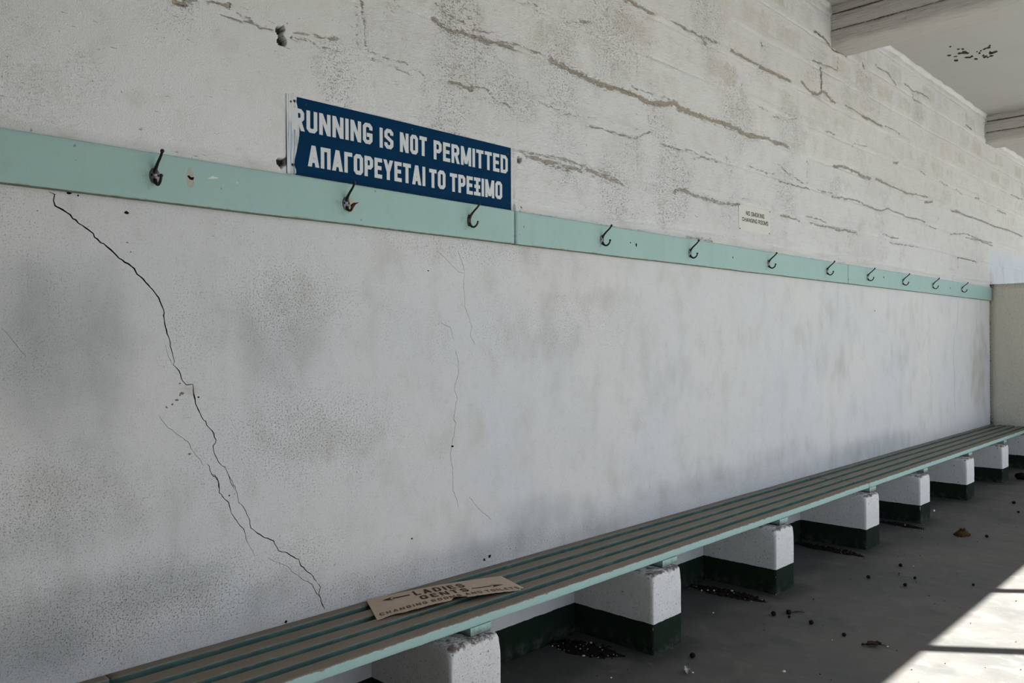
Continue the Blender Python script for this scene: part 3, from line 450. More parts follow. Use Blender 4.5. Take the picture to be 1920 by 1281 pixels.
# lower plaster wall with real cracks cut into it
def cut_face(name, outline, cracks, grid, to3d, depth, mats, attrs):
    vs = [Vector(p) for p in outline]; n0 = len(vs)
    es = [(i, (i+1) % n0) for i in range(n0)]
    fs = []
    for k, path in enumerate(cracks):
        rnd = random.Random(k)
        L = []; R = []
        pts = []
        for i in range(len(path)-1):                      # subdivide and roughen the centre line
            (x0, z0, w0), (x1, z1, w1) = path[i], path[i+1]
            d = math.hypot(x1-x0, z1-z0); m = max(1, int(d/.009))
            for j in range(m):
                t = j/m; a = min(.0022, d*.12) if j else 0
                pts.append((x0+(x1-x0)*t+rnd.uniform(-a, a), z0+(z1-z0)*t+rnd.uniform(-a, a), (w0+(w1-w0)*t)*rnd.uniform(.7, 1.25)))
        pts.append(path[-1])
        for i, (x, z, w) in enumerate(pts):
            ax, az, _ = pts[max(i-1, 0)]; bx, bz, _ = pts[min(i+1, len(pts)-1)]
            dx, dz = bx-ax, bz-az; l = math.hypot(dx, dz) or 1
            hw = w*.5*(0.15 if i in (0, len(pts)-1) else 1)
            L.append((x-dz/l*hw, z+dx/l*hw)); R.append((x+dz/l*hw, z-dx/l*hw))
        base = len(vs); m = len(L)
        vs += [Vector(p) for p in L]+[Vector(p) for p in R]
        for i in range(m-1): fs.append((base+m+i, base+m+i+1, base+i+1, base+i))
    vs += [Vector(p) for p in grid]
    r = geometry.delaunay_2d_cdt(vs, es, fs, 0, 1e-6)
    ov, of, ofo = r[0], r[2], r[5]
    V = [to3d(p.x, p.y, 0) for p in ov]; P2 = [(p.x, p.y) for p in ov]
    WF = []; CF = []
    for f, o in zip(of, ofo): (CF if len(o) else WF).append(tuple(f))
    back = {}
    def bk(i):
        if i not in back:
            back[i] = len(V); V.append(to3d(P2[i][0], P2[i][1], depth)); P2.append(P2[i])
        return back[i]
    ec = {}
    for f in CF:
        for i in range(len(f)): ec[(f[i], f[(i+1) % len(f)])] = 1
    B = [tuple(bk(i) for i in f) for f in CF]
    S = [(a, b, bk(b), bk(a)) for (a, b) in ec if (b, a) not in ec]
    faces = WF+B+S
    me = pydata(name, V, faces)
    for n, fn in attrs.items():
        arr = np.array(P2); setattr_(me, n, fn(arr[:, 0], arr[:, 1]))
    mi = [0]*len(WF)+[1]*(len(B)+len(S))
    for m in mats: me.materials.append(m)
    me.polygons.foreach_set('material_index', mi)
    me.update()
    o = bpy.data.objects.new(name, me); COL.objects.link(o)
    return o
def blobs(lst):
    def fn(x, z):
        t = np.zeros_like(x)
        for cx, cz, rx, rz, k in lst:
            d = ((x-cx)/rx)**2+((z-cz)/rz)**2
            t = np.maximum(t, k*np.exp(-d**1.5))
        return t
    return fn
gx = np.arange(-1.58, XE, .05); gz = np.arange(.05, 1.86, .05)
GX, GZ = np.meshgrid(gx, gz); rs = np.random.RandomState(3)
GX = GX+rs.uniform(-.008, .008, GX.shape); GZ = GZ+rs.uniform(-.008, .008, GZ.shape)
grid = list(zip(GX.ravel().tolist(), GZ.ravel().tolist()))
def clear_of_cracks(p):
    for path in CRACKS:
        for (x, z, w) in path:
            if abs(x-p[0]) < .014 and abs(z-p[1]) < .014: return False
    return True
grid = [p for p in grid if clear_of_cracks(p)]
wall = cut_face('wall_back', [(-1.6, -.02), (XE+.2, -.02), (XE+.2, 1.89), (-1.6, 1.89)], CRACKS, grid,
                lambda x, z, d: (x, d, z), .012, [MAT['plaster'], MAT['crack']],
                {'dark': blobs(DARK), 'warm': blobs(WARM), 'speck': blobs(SPK_LOW)})
me = wall.data
bm = bmesh.new(); bm.from_mesh(me)
for f in bm.faces:
    f.normal_update()
    if f.normal.y > .5: f.normal_flip()
bm.to_mesh(me); bm.free()
def wall_marks(name, lst, mat):
    parts = []
    for k, (x, z, r) in enumerate(lst):
        rnd = random.Random(k); n = 8; sx = rnd.uniform(.8, 1.8)
        parts.append(prism([(x+r*sx*rnd.uniform(.5, 1.1)*math.cos(2*PI*i/n), z+r*rnd.uniform(.5, 1.1)*math.sin(2*PI*i/n)) for i in range(n)], .002, -.0012))
    return meshed(name, merge(parts), mat, wall)
wall_marks('dark_marks', [(0.887, 1.721, 0.0049), (0.759, 1.754, 0.0032), (2.123, 0.933, 0.0042), (2.325, 0.459, 0.0088), (2.295, 0.449, 0.0066), (1.917, 0.604, 0.0036), (0.737, 1.758, 0.0044), (1.095, 1.182, 0.0041), (1.192, 0.868, 0.003), (1.387, 0.424, 0.0053), (0.899, 0.411, 0.004), (6.588, 1.574, 0.0063), (2.005, 1.621, 0.0033), (0.659, 1.701, 0.0018)], MAT['hole'])
wall_marks('brown_marks', [(1.044, 1.196, 0.0048), (1.038, 1.191, 0.0035), (1.028, 1.177, 0.0035), (1.015, 1.165, 0.0041), (0.998, 1.157, 0.0038), (1.038, 1.226, 0.0029), (1.067, 1.012, 0.0035), (0.889, 1.636, 0.0031), (0.898, 1.609, 0.0025)], flat('brown_mark', (.20, .16, .11), .95, .05))
struct(wall, 'smooth white plastered back wall with a long dark crack on the left and a dark green skirting band', 'wall')

# upper blockwork, thickly whitewashed, as a displaced grid
cx = [-1.6]
while cx[-1] < 13.5:
    x = cx[-1]
    cx.append(x + (.03 if x < .3 else .0045 if x < 2.6 else min(.0045+(x-2.6)*.0030, .028)))
cx = np.array(cx); cz = np.arange(1.875, 3.80, .0055)
X, Z = np.meshgrid(cx, cz); n1, n2 = X.shape
COURSE = .2155; Z0 = 1.954
course = np.floor((Z-Z0)/COURSE)
jz = (Z-Z0)/COURSE-course; dz = np.minimum(jz, 1-jz)*COURSE
BL = .437
xo = X + (course % 2)*BL*.5 - .09 + (_hash(course, course*0, 7)-.5)*.06
blk = np.floor(xo/BL); jx = xo/BL-blk; dxj = np.minimum(jx, 1-jx)*BL
rough = sstep(1.30, 1.9, X+(fbm(X, Z, 3, 3, 4)-.5)*.5)
h = (_hash(blk, course, 11)-.5)*.006*rough
edge_n = fbm(X, Z, 30, 3, 21)
gap = sstep(.36, .62, fbm(X*.7, Z*0+course, 2.3, 3, 31))
h -= .0055*rough*sstep(.014, .0, dz+(edge_n-.5)*.014)*gap
gapv = sstep(.45, .65, fbm(X*.3+blk, Z*.2+course, 3.3, 2, 41))
h -= .0035*rough*sstep(.009, .0, dxj+(edge_n-.5)*.008)*gapv
h += .0045*rough*sstep(.045, .01, np.abs((jz-.06)*COURSE)+(fbm(X, Z, 7, 3, 91)-.5)*.03)*(1-gap)
h += (fbm(X, Z, 5, 4, 61)-.5)*.010*(.35+.65*rough) + (fbm(X, Z, 38, 3, 71)-.5)*.0040*(.4+.6*rough)
h += .010*sstep(1.945, 1.905, Z+(fbm(X, X*0, 4, 3, 15)-.5)*.03)           # mortar fill above the rail
wx = X+(fbm(X, Z, 30, 3, 81)-.5)*.020; wz = Z+(fbm(X, Z, 26, 3, 82)-.5)*.016
dirt = np.zeros_like(X)
def seg_field(path, wid, k):
    P = np.array(path); pad = wid*2.5+.02
    a = np.searchsorted(cx, P[:, 0].min()-pad); b = np.searchsorted(cx, P[:, 0].max()+pad)
    c = np.searchsorted(cz, P[:, 1].min()-pad); d = np.searchsorted(cz, P[:, 1].max()+pad)
    if b <= a or d <= c: return
    sx = wx[c:d, a:b]; sz = wz[c:d, a:b]; best = np.full(sx.shape, 9.)
    for (x0, z0), (x1, z1) in zip(P[:-1], P[1:]):
        vx, vz = x1-x0, z1-z0; l2 = vx*vx+vz*vz+1e-9
        t = np.clip(((sx-x0)*vx+(sz-z0)*vz)/l2, 0, 1)
        # a streak is long and thin: distances along the wall count for less, seen so obliquely
        best = np.minimum(best, np.hypot((sx-x0-t*vx)*.6, sz-z0-t*vz))
    dirt[c:d, a:b] = np.maximum(dirt[c:d, a:b], k*(.72*np.exp(-(best/(wid*.62))**2)+.30*np.exp(-(best/(wid*1.5))**2)))
for wid, k, path in STREAKS: seg_field(path, max(wid, .0065), k)
h -= .0035*np.clip(dirt, 0, 1.2)
spk = blobs(SPECK_UP)(X, Z)
spk = np.clip(spk, 0, 1)
hole = np.zeros_like(X)
def inside(px, pz, poly):
    r = np.zeros(px.shape, bool); m = len(poly)
    for i in range(m):
        x0, z0 = poly[i]; x1, z1 = poly[(i+1) % m]
        c = ((z0 > pz) != (z1 > pz)) & (px < (x1-x0)*(pz-z0)/(z1-z0+1e-12)+x0)
        r ^= c
    return r
for poly in HOLES:
    P = np.array(poly)
    a = np.searchsorted(cx, P[:, 0].min()-.02); b = np.searchsorted(cx, P[:, 0].max()+.02)
    c = np.searchsorted(cz, P[:, 1].min()-.02); d = np.searchsorted(cz, P[:, 1].max()+.02)
    hole[c:d, a:b] = np.maximum(hole[c:d, a:b], inside(X[c:d, a:b], Z[c:d, a:b], poly)*1.0)
h = h*(1-hole) - hole*(.022+.012*fbm(X, Z, 45, 2, 3))
h = np.where((X > 1.37) & (X < 2.48) & (Z < 2.18) & (hole < .5), np.minimum(h, .001), h)   # flat behind the big sign
h = np.where((X > 4.40) & (X < 4.84) & (Z > 2.0) & (Z < 2.18), np.minimum(h, .0005), h)
V = np.stack([X, -h-.002, Z], -1).reshape(-1, 3)
idx = np.arange(n1*n2).reshape(n1, n2)
Fq = np.stack([idx[:-1, :-1], idx[:-1, 1:], idx[1:, 1:], idx[1:, :-1]], -1).reshape(-1, 4)
me = bpy.data.meshes.new('blockwork')
me.vertices.add(len(V)); me.vertices.foreach_set('co', V.ravel().astype(np.float32))
me.loops.add(Fq.size); me.loops.foreach_set('vertex_index', Fq.ravel().astype(np.int32))
me.polygons.add(len(Fq)); me.polygons.foreach_set('loop_start', np.arange(0, Fq.size, 4, dtype=np.int32))
me.polygons.foreach_set('loop_total', np.full(len(Fq), 4, dtype=np.int32))
me.update(calc_edges=True); me.validate()
setattr_(me, 'dirt', dirt.ravel()); setattr_(me, 'speck', spk.ravel()); setattr_(me, 'rough', rough.ravel()*.85+.15)
tan = (.15+.85*_hash(blk, course, 77))*sstep(.012, .075, np.minimum(dz, dxj)+(edge_n-.5)*.05)*rough*(.45+.55*sstep(2.3, 3.1, Z))
setattr_(me, 'tan', tan.ravel()); setattr_(me, 'hole', hole.ravel())
ub = link('blockwork', me, MAT['block'], wall, True)
ub['label'] = 'whitewashed block wall with brown mortar streaks'
# solid body of the wall behind both faces
meshed('wall_core', box(-1.6, 13.5, .045, .2, -.02, 3.9), MAT['outer'], wall)

# unseen walls added at left and front to keep the near end dim
meshed_o = meshed('added_wall_left', box(-1.8, -1.6, FRONT, .2, -.02, 3.9), MAT['outer']); struct(meshed_o)
LEFT_END = 0.8
struct(meshed('added_wall_front', box(-1.6, LEFT_END, FRONT-.15, FRONT, -.02, 3.9), MAT['outer']))

# end partition, as high as the rail
py = np.arange(0, -1.75, -.03); pz = np.arange(-.02, 1.94, .03)
V, Fs = box(XE, XE+.13, -1.7, .0, -.02, 1.938)
me = pydata('wall_right', V, Fs); fix_normals(me)
bm = bmesh.new(); bm.from_mesh(me)
bmesh.ops.subdivide_edges(bm, edges=bm.edges, cuts=22, use_grid_fill=True)
for v in bm.verts:
    n = float(fbm(np.array([v.co.y]), np.array([v.co.z]), 6, 3, 8)[0])-.5
    v.co.x += n*.008; v.co.z += (n*.008 if v.co.z > 1.9 else 0)
bm.to_mesh(me); bm.free()
co = np.empty(len(me.vertices)*3); me.vertices.foreach_get('co', co); co = co.reshape(-1, 3)
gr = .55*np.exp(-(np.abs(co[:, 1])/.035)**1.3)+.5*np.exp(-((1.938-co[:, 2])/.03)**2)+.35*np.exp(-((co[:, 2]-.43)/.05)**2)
setattr_(me, 'grime_shade', gr)
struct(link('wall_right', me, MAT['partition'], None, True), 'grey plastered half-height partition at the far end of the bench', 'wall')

# ceiling bays
def slab(name, x0, x1, z, z1):
    v, f = box(x0, x1, FRONT, .05, z, z1)
    o = meshed(name, (v, f), MAT['ceiling']); return o
ce = struct(slab('ceiling', -1.6, 9.95, ZC, ZC+.14), 'pale board-marked concrete ceiling with one dark peeling patch', 'ceiling')
c2 = slab('ceiling_bay', 10.05, 14.0, ZC2, ZC2+.3); c2.parent = ce
# fascia carrying the roof edge
struct(meshed('trim_1', box(LEFT_END-.2, 14, FRONT, FRONT+.06, 3.40, 3.95), MAT['outer']))
# mortar fillet where wall meets ceiling
for a, b, zc in ((-1.6, 5.78, ZC), (6.05, 9.83, ZC), (10.15, 13.5, ZC2)):
    st_ = np.arange(a, b, .04)
    prof = [(0.03, .03), (-.022, .004), (-.016, -.012), (-.004, -.034), (.03, -.04)]
    me, _ = sweep('mortar_fillet', prof, list(st_), lambda p, q, s, i: (s, p*(1+.5*(float(vnoise([s], [i], 9, 3)[0])-.5)*2) if p < 0 else p, zc+q*(.7+.7*float(vnoise([s], [i*3.1], 7, 5)[0]) if q < 0 else 1)))
    fix_normals(me); link('mortar_fillet', me, MAT['block'], ce, True)
# dark peeled flakes on the ceiling: little hollows where the paint has come off
parts = []
for poly in FLAKES:
    mx = sum(p[0] for p in poly)/len(poly); my = sum(p[1] for p in poly)/len(poly)
    poly = [(mx+(x-mx)*1.3, my+(y-my)*1.35) for x, y in poly]
    n = len(poly); v = [(x, y, ZC+.004) for x, y in poly]+[(x, y, ZC-.0012) for x, y in poly]
    parts.append((v, [tuple(range(n)), tuple(range(n, 2*n))[::-1]]+[(i, (i+1) % n, n+(i+1) % n, n+i) for i in range(n)]))
meshed('peeled_patch', merge(parts), flat('peeled_dark', (.035, .036, .03), .9, .1, vs=150), ce)

# ceiling beams: three-stepped face, rough limewash
def beam(name, x0, x1, zt, label):
    zb = 3.462
    zz = [(x0+.016, zt), (x0+.016, 3.70), (x0+.020, 3.693), (x0+.004, 3.686), (x0, 3.678), (x0, 3.588), (x0+.004, 3.578), (x0+.010, 3.572), (x0-.004, 3.562),
          (x0-.006, 3.545), (x0-.005, 3.52), (x0-.006, 3.49), (x0, zb+.012), (x0+.012, zb), (x0+.10, zb), (x0+.2, zb), (x1-.012, zb), (x1, zb+.012), (x1, 3.6), (x1, zt)]
    gm = [0, .25, 1.0, .75, .2, 0, .25, .7, .3, .1, .05, 0, 0, 0, 0, 0, 0, 0, 0, 0]
    st = np.arange(0.03, FRONT-.01, -.018)
    def place(a, b, s, i):
        ns = float(vnoise([s*1.0], [i*1.7], 22, 7)[0])-.5; nl = float(fbm([s], [i*.37], 5, 3, 3)[0])-.5
        k = 1 if 1 < i < 14 else .25
        rough_ = (1.9 if 6 <= i <= 11 else .8)
        return (a+ns*.006*k*rough_, s, b+(ns*.004+nl*.010)*k if i not in (0, len(zz)-1) else b)
    me, v = sweep(name, zz, list(st), place)
    fix_normals(me)
    g = np.tile(np.array(gm), len(st)); yy = np.repeat(st, len(zz))
    g = g*(.62+.65*sstep(-1.6, -.1, yy)); g = np.maximum(g, (np.array([1 if z > 3.5 else .5 for _, z in zz])[None, :]*np.ones((len(st), 1))).ravel()*.45*np.exp(-(np.abs(yy)/.05)))
    setattr_(me, 'grime_shade', g)
    o = link(name, me, MAT['beam'], None, True)
    return struct(o, label, 'beam')
beam('trim_2', 5.775, 6.075, 3.80, 'rough whitewashed ceiling beam nearer the camera')
beam('trim_3', 9.81, 10.18, 3.80, 'whitewashed ceiling beam at the far end above the partition')
struct(meshed('wall_above_beam', box(9.86, 10.12, FRONT, .05, 3.70, 3.95), MAT['outer']))

# posts along the open side, whose shadows stripe the sunlit floor
for k in range(-4, 8):
    x = 5.302+1.118*k
    if x < LEFT_END+.1: continue
    o = meshed('front_post', box(x-.028, x+.028, -3.228, -3.172, -.01, 3.80), MAT['timberpost']); struct(o)

# ------------------------------------------------------------------ coat rail: three boards
def rounded(y0, y1, z0, z1, r, nz=14, ny=3):
    """profile points (y,z), front is y0 (towards the room)"""
    p = []
    for z in np.linspace(z1-r, z0+r, nz): p.append((y0, z))
    p += [(y0+r*.3, z0+r*.3), (y0+r, z0)]
    for y in np.linspace(y0+r, y1, ny)[1:]: p.append((y, z0))
    p.append((y1, z1))
    for y in np.linspace(y1, y0+r, ny)[1:]: p.append((y, z1))
    p.append((y0+r*.3, z1-r*.3))
    return p
HOOKS = [.957, 1.6155, 2.199, 3.060, 3.837, 4.750, 5.628, 6.377, 7.152, 7.932, 8.816]
HOOK_Z = [1.833, 1.8305, 1.8325, 1.829, 1.8245, 1.8255, 1.8315, 1.8285, 1.8305, 1.834, 1.8385]
RAIL_T = .024
def rail(x0, x1, label, dz0=0, dz1=0):
    prof = rounded(-RAIL_T, .012, Z_RB, Z_RT, .003)
    st = np.arange(x0, x1, .02).tolist()+[x1]
    def place(a, b, s, i):
        t = (s-x0)/(x1-x0); j = (float(vnoise([s], [0], 3.1, 5)[0])-.5)*.0022
        return (s, a, b+dz0+(dz1-dz0)*t+j)
    me, v = sweep('coat_rail_board', prof, st, place)
    fix_normals(me)
    x, y, z = v[:, 0], v[:, 1], v[:, 2]
    g = np.zeros(len(v))
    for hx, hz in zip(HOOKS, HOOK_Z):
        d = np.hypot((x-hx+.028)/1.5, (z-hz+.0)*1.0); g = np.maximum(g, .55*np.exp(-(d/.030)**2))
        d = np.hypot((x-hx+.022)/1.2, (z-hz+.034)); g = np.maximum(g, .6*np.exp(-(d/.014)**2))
    g = np.maximum(g, .95*(z < Z_RB+dz0+.0025)*(y > -RAIL_T+.0005)); g = np.maximum(g, .55*np.exp(-((z-Z_RB)/.007)**2)*(.5+vnoise(x, z*0, 14, 6)))  # bottom edge: the rail's shadow line painted in, with dirt spots
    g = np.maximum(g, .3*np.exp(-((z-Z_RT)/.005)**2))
    for xe in (x0, x1):
        if xe > 0: g = np.maximum(g, .55*np.exp(-((x-xe)/.003)**2))
    g = np.maximum(g, .55*sstep(9.7, 9.9, x))
    setattr_(me, 'grime_shade', g)
    return tag(link('coat_rail_board', me, MAT['rail'], None, True), label, 'coat rail', 'boards of the mint coat rail')
rb1 = rail(-.9, 2.4595, 'near mint green coat rail board, left of the joint by the blue sign', 0, 0)
rb2 = rail(2.4645, 6.000, 'middle mint green coat rail board, between the two joints', 0, .001)
rb3 = rail(6.003, 9.908, 'far mint green coat rail board, ending at the end partition', .001, .003)
# marks of an old hook on the near board
y_ = -RAIL_T
bare = flat('bare_wood_patch', (.38, .36, .30), .8, .2, vs=120)
meshed('worn_patch', prism([(1.0606, 1.873), (1.067, 1.866), (1.0727, 1.852), (1.075, 1.836), (1.0735, 1.8215), (1.068, 1.8125), (1.0615, 1.8125), (1.055, 1.819), (1.0515, 1.832), (1.0525, 1.852), (1.056, 1.866)], y_+.002, y_-.0004), bare, rb1)
meshed('old_screw_hole', prism([(1.0536, 1.8458), (1.0565, 1.849), (1.0612, 1.8477), (1.064, 1.8445), (1.0745, 1.8455), (1.0715, 1.8365), (1.063, 1.8365), (1.0589, 1.8395)], y_+.002, y_-.0008), MAT['hole'], rb1)
meshed('scratch', prism([(1.1154, 1.848), (1.126, 1.853), (1.1337, 1.8585), (1.139, 1.855), (1.1496, 1.8565), (1.150, 1.853), (1.136, 1.850), (1.128, 1.8485)], y_+.002, y_-.0004), flat('scraped_white', (.6, .6, .57), .8, .2), rb1)
meshed('paint_chip', prism([(1.208, 1.849), (1.212, 1.852), (1.216, 1.849), (1.213, 1.845)], y_+.002, y_-.0004), flat('chip_pale', (.55, .52, .48), .8, .2), rb1)
meshed('paint_chip', prism([(3.333, 1.832), (3.340, 1.838), (3.345, 1.832), (3.343, 1.818), (3.336, 1.821)], y_+.002, y_-.0004), MAT['hole'], rb2)
meshed('paint_chip', prism([(4.300, 1.836), (4.308, 1.841), (4.313, 1.834), (4.307, 1.826)], y_+.002, y_-.0004), MAT['rust'], rb2)
meshed('nail_head', ball((2.520, y_-.0005, 1.838), .0055, (1, .35, 1)), bare, rb2)
for xx, zz in ((3.29, 1.835), (6.72, 1.845), (8.45, 1.835), (6.015, 1.793)):
    meshed('nail_head', ball((xx, y_-.0003, zz), .004 if xx < 6.1 else .007, (1, .3, 1)), MAT['hole'], rb2 if xx < 6 else rb3)

# ------------------------------------------------------------------ coat hooks
def plate_mesh(wd, ht, th, ridge=True):
    v = []; f = []; seg = 28; rings = 6
    v.append((0, -th*1.25, 0))
    for r in range(1, rings+1):
        q = r/rings
        for k in range(seg):
            t = 2*PI*k/seg
            x = wd/2*q*math.cos(t); z = ht/2*q*math.sin(t)
            y = -th*(1-q**3)*1.0-th*.15
            if ridge: y -= th*.55*math.exp(-(x/(wd*.13))**2)*(1-q**4)
            v.append((x, y, z))
    for k in range(seg): f.append((0, 1+k, 1+(k+1) % seg))
    for r in range(1, rings):
        for k in range(seg):
            j = (k+1) % seg
            f.append((1+(r-1)*seg+k, 1+r*seg+k, 1+r*seg+j, 1+(r-1)*seg+j))
    b = len(v)
    for k in range(seg):
        x, y, z = v[1+(rings-1)*seg+k]; v.append((x, .001, z))
    for k in range(seg):
        j = (k+1) % seg
        f.append((1+(rings-1)*seg+k, b+k, b+j, 1+(rings-1)*seg+j))
    return v, f
def curve(pts, n=8):
    """Catmull-Rom through pts of (y,z,r)"""
    P = [pts[0]]+list(pts)+[pts[-1]]; out = []
    for i in range(1, len(P)-2):
        for k in range(n):
            t = k/n; a, b, c, d = (np.array(P[i+j-1], float) for j in range(4))
            out.append(.5*((2*b)+(-a+c)*t+(2*a-5*b+4*c-d)*t*t+(-a+3*b-3*c+d)*t**3))
    out.append(np.array(pts[-1], float)); return out
def arm(name, pts, mat, parent, tip=None):
    c = curve(pts)
    vf = tube([(0, p[0], p[1]) for p in c], [p[2] for p in c], 10)
    parts = [vf]
    if tip: parts.append(ball((0, pts[-1][0], pts[-1][1]), tip))
    me = pydata(name, *merge(parts)); fix_normals(me)
    return link(name, me, mat, parent, True)
UP = [(-.003, .008, .0065), (-.010, .020, .0052), (-.024, .034, .0042), (-.040, .046, .0039), (-.051, .056, .0037), (-.056, .063, .0036)]
LO = [(-.003, -.012, .0065), (-.010, -.022, .0050), (-.022, -.0285, .0043), (-.034, -.0265, .0040), (-.044, -.017, .0038), (-.0475, -.006, .0036)]
def make_hook(label, kind='plain'):
    t = thing('coat_hook', label, 'coat hook', group='coat hooks on the mint rail')
    pm = MAT['steel'] if kind != 'bronze' else MAT['bronze']; am = MAT['iron'] if kind != 'bronze' else MAT['bronze']
    me = pydata('back_plate', *plate_mesh(.021 if kind == 'bronze' else .031, .048 if kind == 'bronze' else .046, .0045)); fix_normals(me)
    link('back_plate', me, pm, t, True)
    arm('upper_prong', UP, am, t, None if kind == 'bronze' else .0058)
    if kind == 'broken':
        arm('lower_prong', [(-.003, -.012, .0065), (-.010, -.022, .0050), (-.022, -.0265, .0043), (-.032, -.022, .0045), (-.038, -.012, .0050)], am, t)
        o = arm('rusty_tip', [(-.036, -.013, .0075), (-.048, -.0075, .0050), (-.060, -.0065, .0025), (-.074, -.0055, .0006)], MAT['rust'], t)
        o['label'] = 'rusty snapped point'
        o = meshed('bare_patch', prism([(.020, .022), (.030, .014), (.034, 0), (.030, -.018), (.020, -.030), (.008, -.034), (.002, -.026), (.004, .01)], .002, -.0006), bare, t)
        o['label'] = 'chipped bare patch behind the plate'
    else:
        arm('lower_prong', LO, am, t, .0054 if kind != 'bronze' else None)
    if kind != 'bronze':
        for sx in (-.0085, .0085):
            meshed('screw', ball((sx, -.0038, .001), .0036, (1, .5, 1), 10, 6), MAT['hole'], t)
    return t
def copy_tree(o, label):
    c = o.copy(); COL.objects.link(c); c['label'] = label
    for ch in o.children:
        k = ch.copy(); COL.objects.link(k); k.parent = c
    return c
HL = ['dark iron coat hook farthest left on the rail, beside the worn hole in the paint',
      'coat hook with a broken rusty lower prong under the middle of the blue sign',
      'slim brown coat hook without screws below the right end of the blue sign',
      'black coat hook first to the right of the wide board joint past the blue sign',
      'black coat hook midway between the blue sign and the small white sign',
      'black coat hook below and right of the small white no smoking sign',
      'black coat hook just left of the far joint in the rail',
      'black coat hook just right of the far joint in the rail',
      'black coat hook third from the far end of the rail',
      'black coat hook second from the far end of the rail',
      'black coat hook at the far end of the rail, nearest the end partition']
plain = None
for i, (hx, hz, lb) in enumerate(zip(HOOKS, HOOK_Z, HL)):
    if i == 1: o = make_hook(lb, 'broken')
    elif i == 2: o = make_hook(lb, 'bronze')
    elif plain is None: o = plain = make_hook(lb)
    else: o = copy_tree(plain, lb)
    o.location = (hx, -RAIL_T, hz)
    o.rotation_euler = (0, math.radians([0, -3, 2, 0, 1, -1, 0, 1, -1, 0, 2][i]), math.radians([0, 0, 6, 3, 0, 2, -2, 0, 1, -2, 3][i]))

# ------------------------------------------------------------------ lettering
def oct_(x0, z0, x1, z1, c=.22, cz=None):
    cz = cz if cz is not None else c*.5
    return [(x0, z0+cz), (x0, z1-cz), (x0+c, z1), (x1-c, z1), (x1, z1-cz), (x1, z0+cz), (x1-c, z0), (x0+c, z0)]
# stroke centre lines on the unit square; (closed?, points)
G = {
 'A': (1.1, [(2, [(0, 0), (.5, 1)]), (2, [(1, 0), (.5, 1)]), (0, [(.22, .24), (.78, .24)])]),
 'C': (1, [(0, [(1, .72), (1, .88), (.75, 1), (.25, 1), (0, .88), (0, .12), (.25, 0), (.75, 0), (1, .12), (1, .28)])]),
 'D': (1, [(1, [(0, 0), (0, 1), (.7, 1), (1, .86), (1, .14), (.7, 0)])]),
 'E': (.86, [(0, [(1, 1), (0, 1), (0, 0), (1, 0)]), (0, [(0, .52), (.85, .52)])]),
 'G': (1, [(0, [(1, .72), (1, .88), (.75, 1), (.25, 1), (0, .88), (0, .12), (.25, 0), (.75, 0), (1, .12), (1, .42), (.62, .42)])]),
 'H': (1, [(0, [(0, 0), (0, 1)]), (0, [(1, 0), (1, 1)]), (0, [(0, .5), (1, .5)])]),
 'I': (0, [(0, [(.5, 0), (.5, 1)])]),
 'K': (1, [(0, [(0, 0), (0, 1)]), (2, [(.1, .42), (1, 1)]), (2, [(.25, .52), (1, 0)])]),
 'L': (.82, [(0, [(0, 1), (0, 0), (1, 0)])]),
 'M': (1.3, [(0, [(0, 0), (0, 1)]), (2, [(0, 1), (.5, .08)]), (2, [(1, 1), (.5, .08)]), (0, [(1, 0), (1, 1)])]),
 'N': (1.08, [(0, [(0, 0), (0, 1)]), (2, [(0, 1), (1, 0)]), (0, [(1, 0), (1, 1)])]),
 'O': (1, [(1, oct_(0, 0, 1, 1, .25, .12))]),
 'P': (.95, [(0, [(0, 0), (0, 1), (.72, 1), (1, .88), (1, .56), (.72, .44), (0, .44)])]),
 'R': (1, [(0, [(0, 0), (0, 1), (.7, 1), (.95, .88), (.95, .6), (.7, .48), (0, .48)]), (2, [(.55, .46), (1, 0)])]),
 'S': (.95, [(0, [(1, .74), (1, .88), (.75, 1), (.25, 1), (0, .88), (0, .64), (1, .36), (1, .12), (.75, 0), (.25, 0), (0, .12), (0, .26)])]),
 'T': (.95, [(0, [(0, 1), (1, 1)]), (0, [(.5, 1), (.5, 0)])]),
 'U': (1, [(0, [(0, 1), (0, .12), (.25, 0), (.75, 0), (1, .12), (1, 1)])]),
 'Y': (1.1, [(2, [(0, 1), (.5, .40)]), (2, [(1, 1), (.5, .40)]), (0, [(.5, .46), (.5, 0)])]),
 'Γ': (.85, [(0, [(0, 0), (0, 1), (1, 1)])]),
 'Π': (1, [(0, [(0, 0), (0, 1), (1, 1), (1, 0)])]),
 'Ξ': (.9, [(0, [(0, 1), (1, 1)]), (0, [(0, 0), (1, 0)]), (0, [(.1, .5), (.9, .5)]), (0, [(.5, 0), (.5, 1)])]),
}
for gk, la in zip('ΑΡΕΥΤΟΙΜ', 'APEYTOIM'): G[gk] = G[la]
def ribbon(pts, closed, t):
    P = [np.array(p, float) for p in pts]; n = len(P); L = []; R = []
    if not closed:
        pass
    for i in range(n):
        a = P[(i-1) % n] if closed or i > 0 else None
        b = P[(i+1) % n] if closed or i < n-1 else None
        d0 = (P[i]-a)/np.linalg.norm(P[i]-a) if a is not None else None
        d1 = (b-P[i])/np.linalg.norm(b-P[i]) if b is not None else None
        if d0 is None: d0 = d1
        if d1 is None: d1 = d0
        n0 = np.array([-d0[1], d0[0]]); n1_ = np.array([-d1[1], d1[0]])
        m = n0+n1_; l = np.linalg.norm(m)
        m = m/l if l > 1e-6 else n0
        k = min(1/max(m.dot(n0), .35), 2.0)
        L.append(P[i]+m*t/2*k); R.append(P[i]-m*t/2*k)
    q = []
    for i in range(n if closed else n-1):
        j = (i+1) % n
        q.append([tuple(L[i]), tuple(L[j]), tuple(R[j]), tuple(R[i])])
    return q
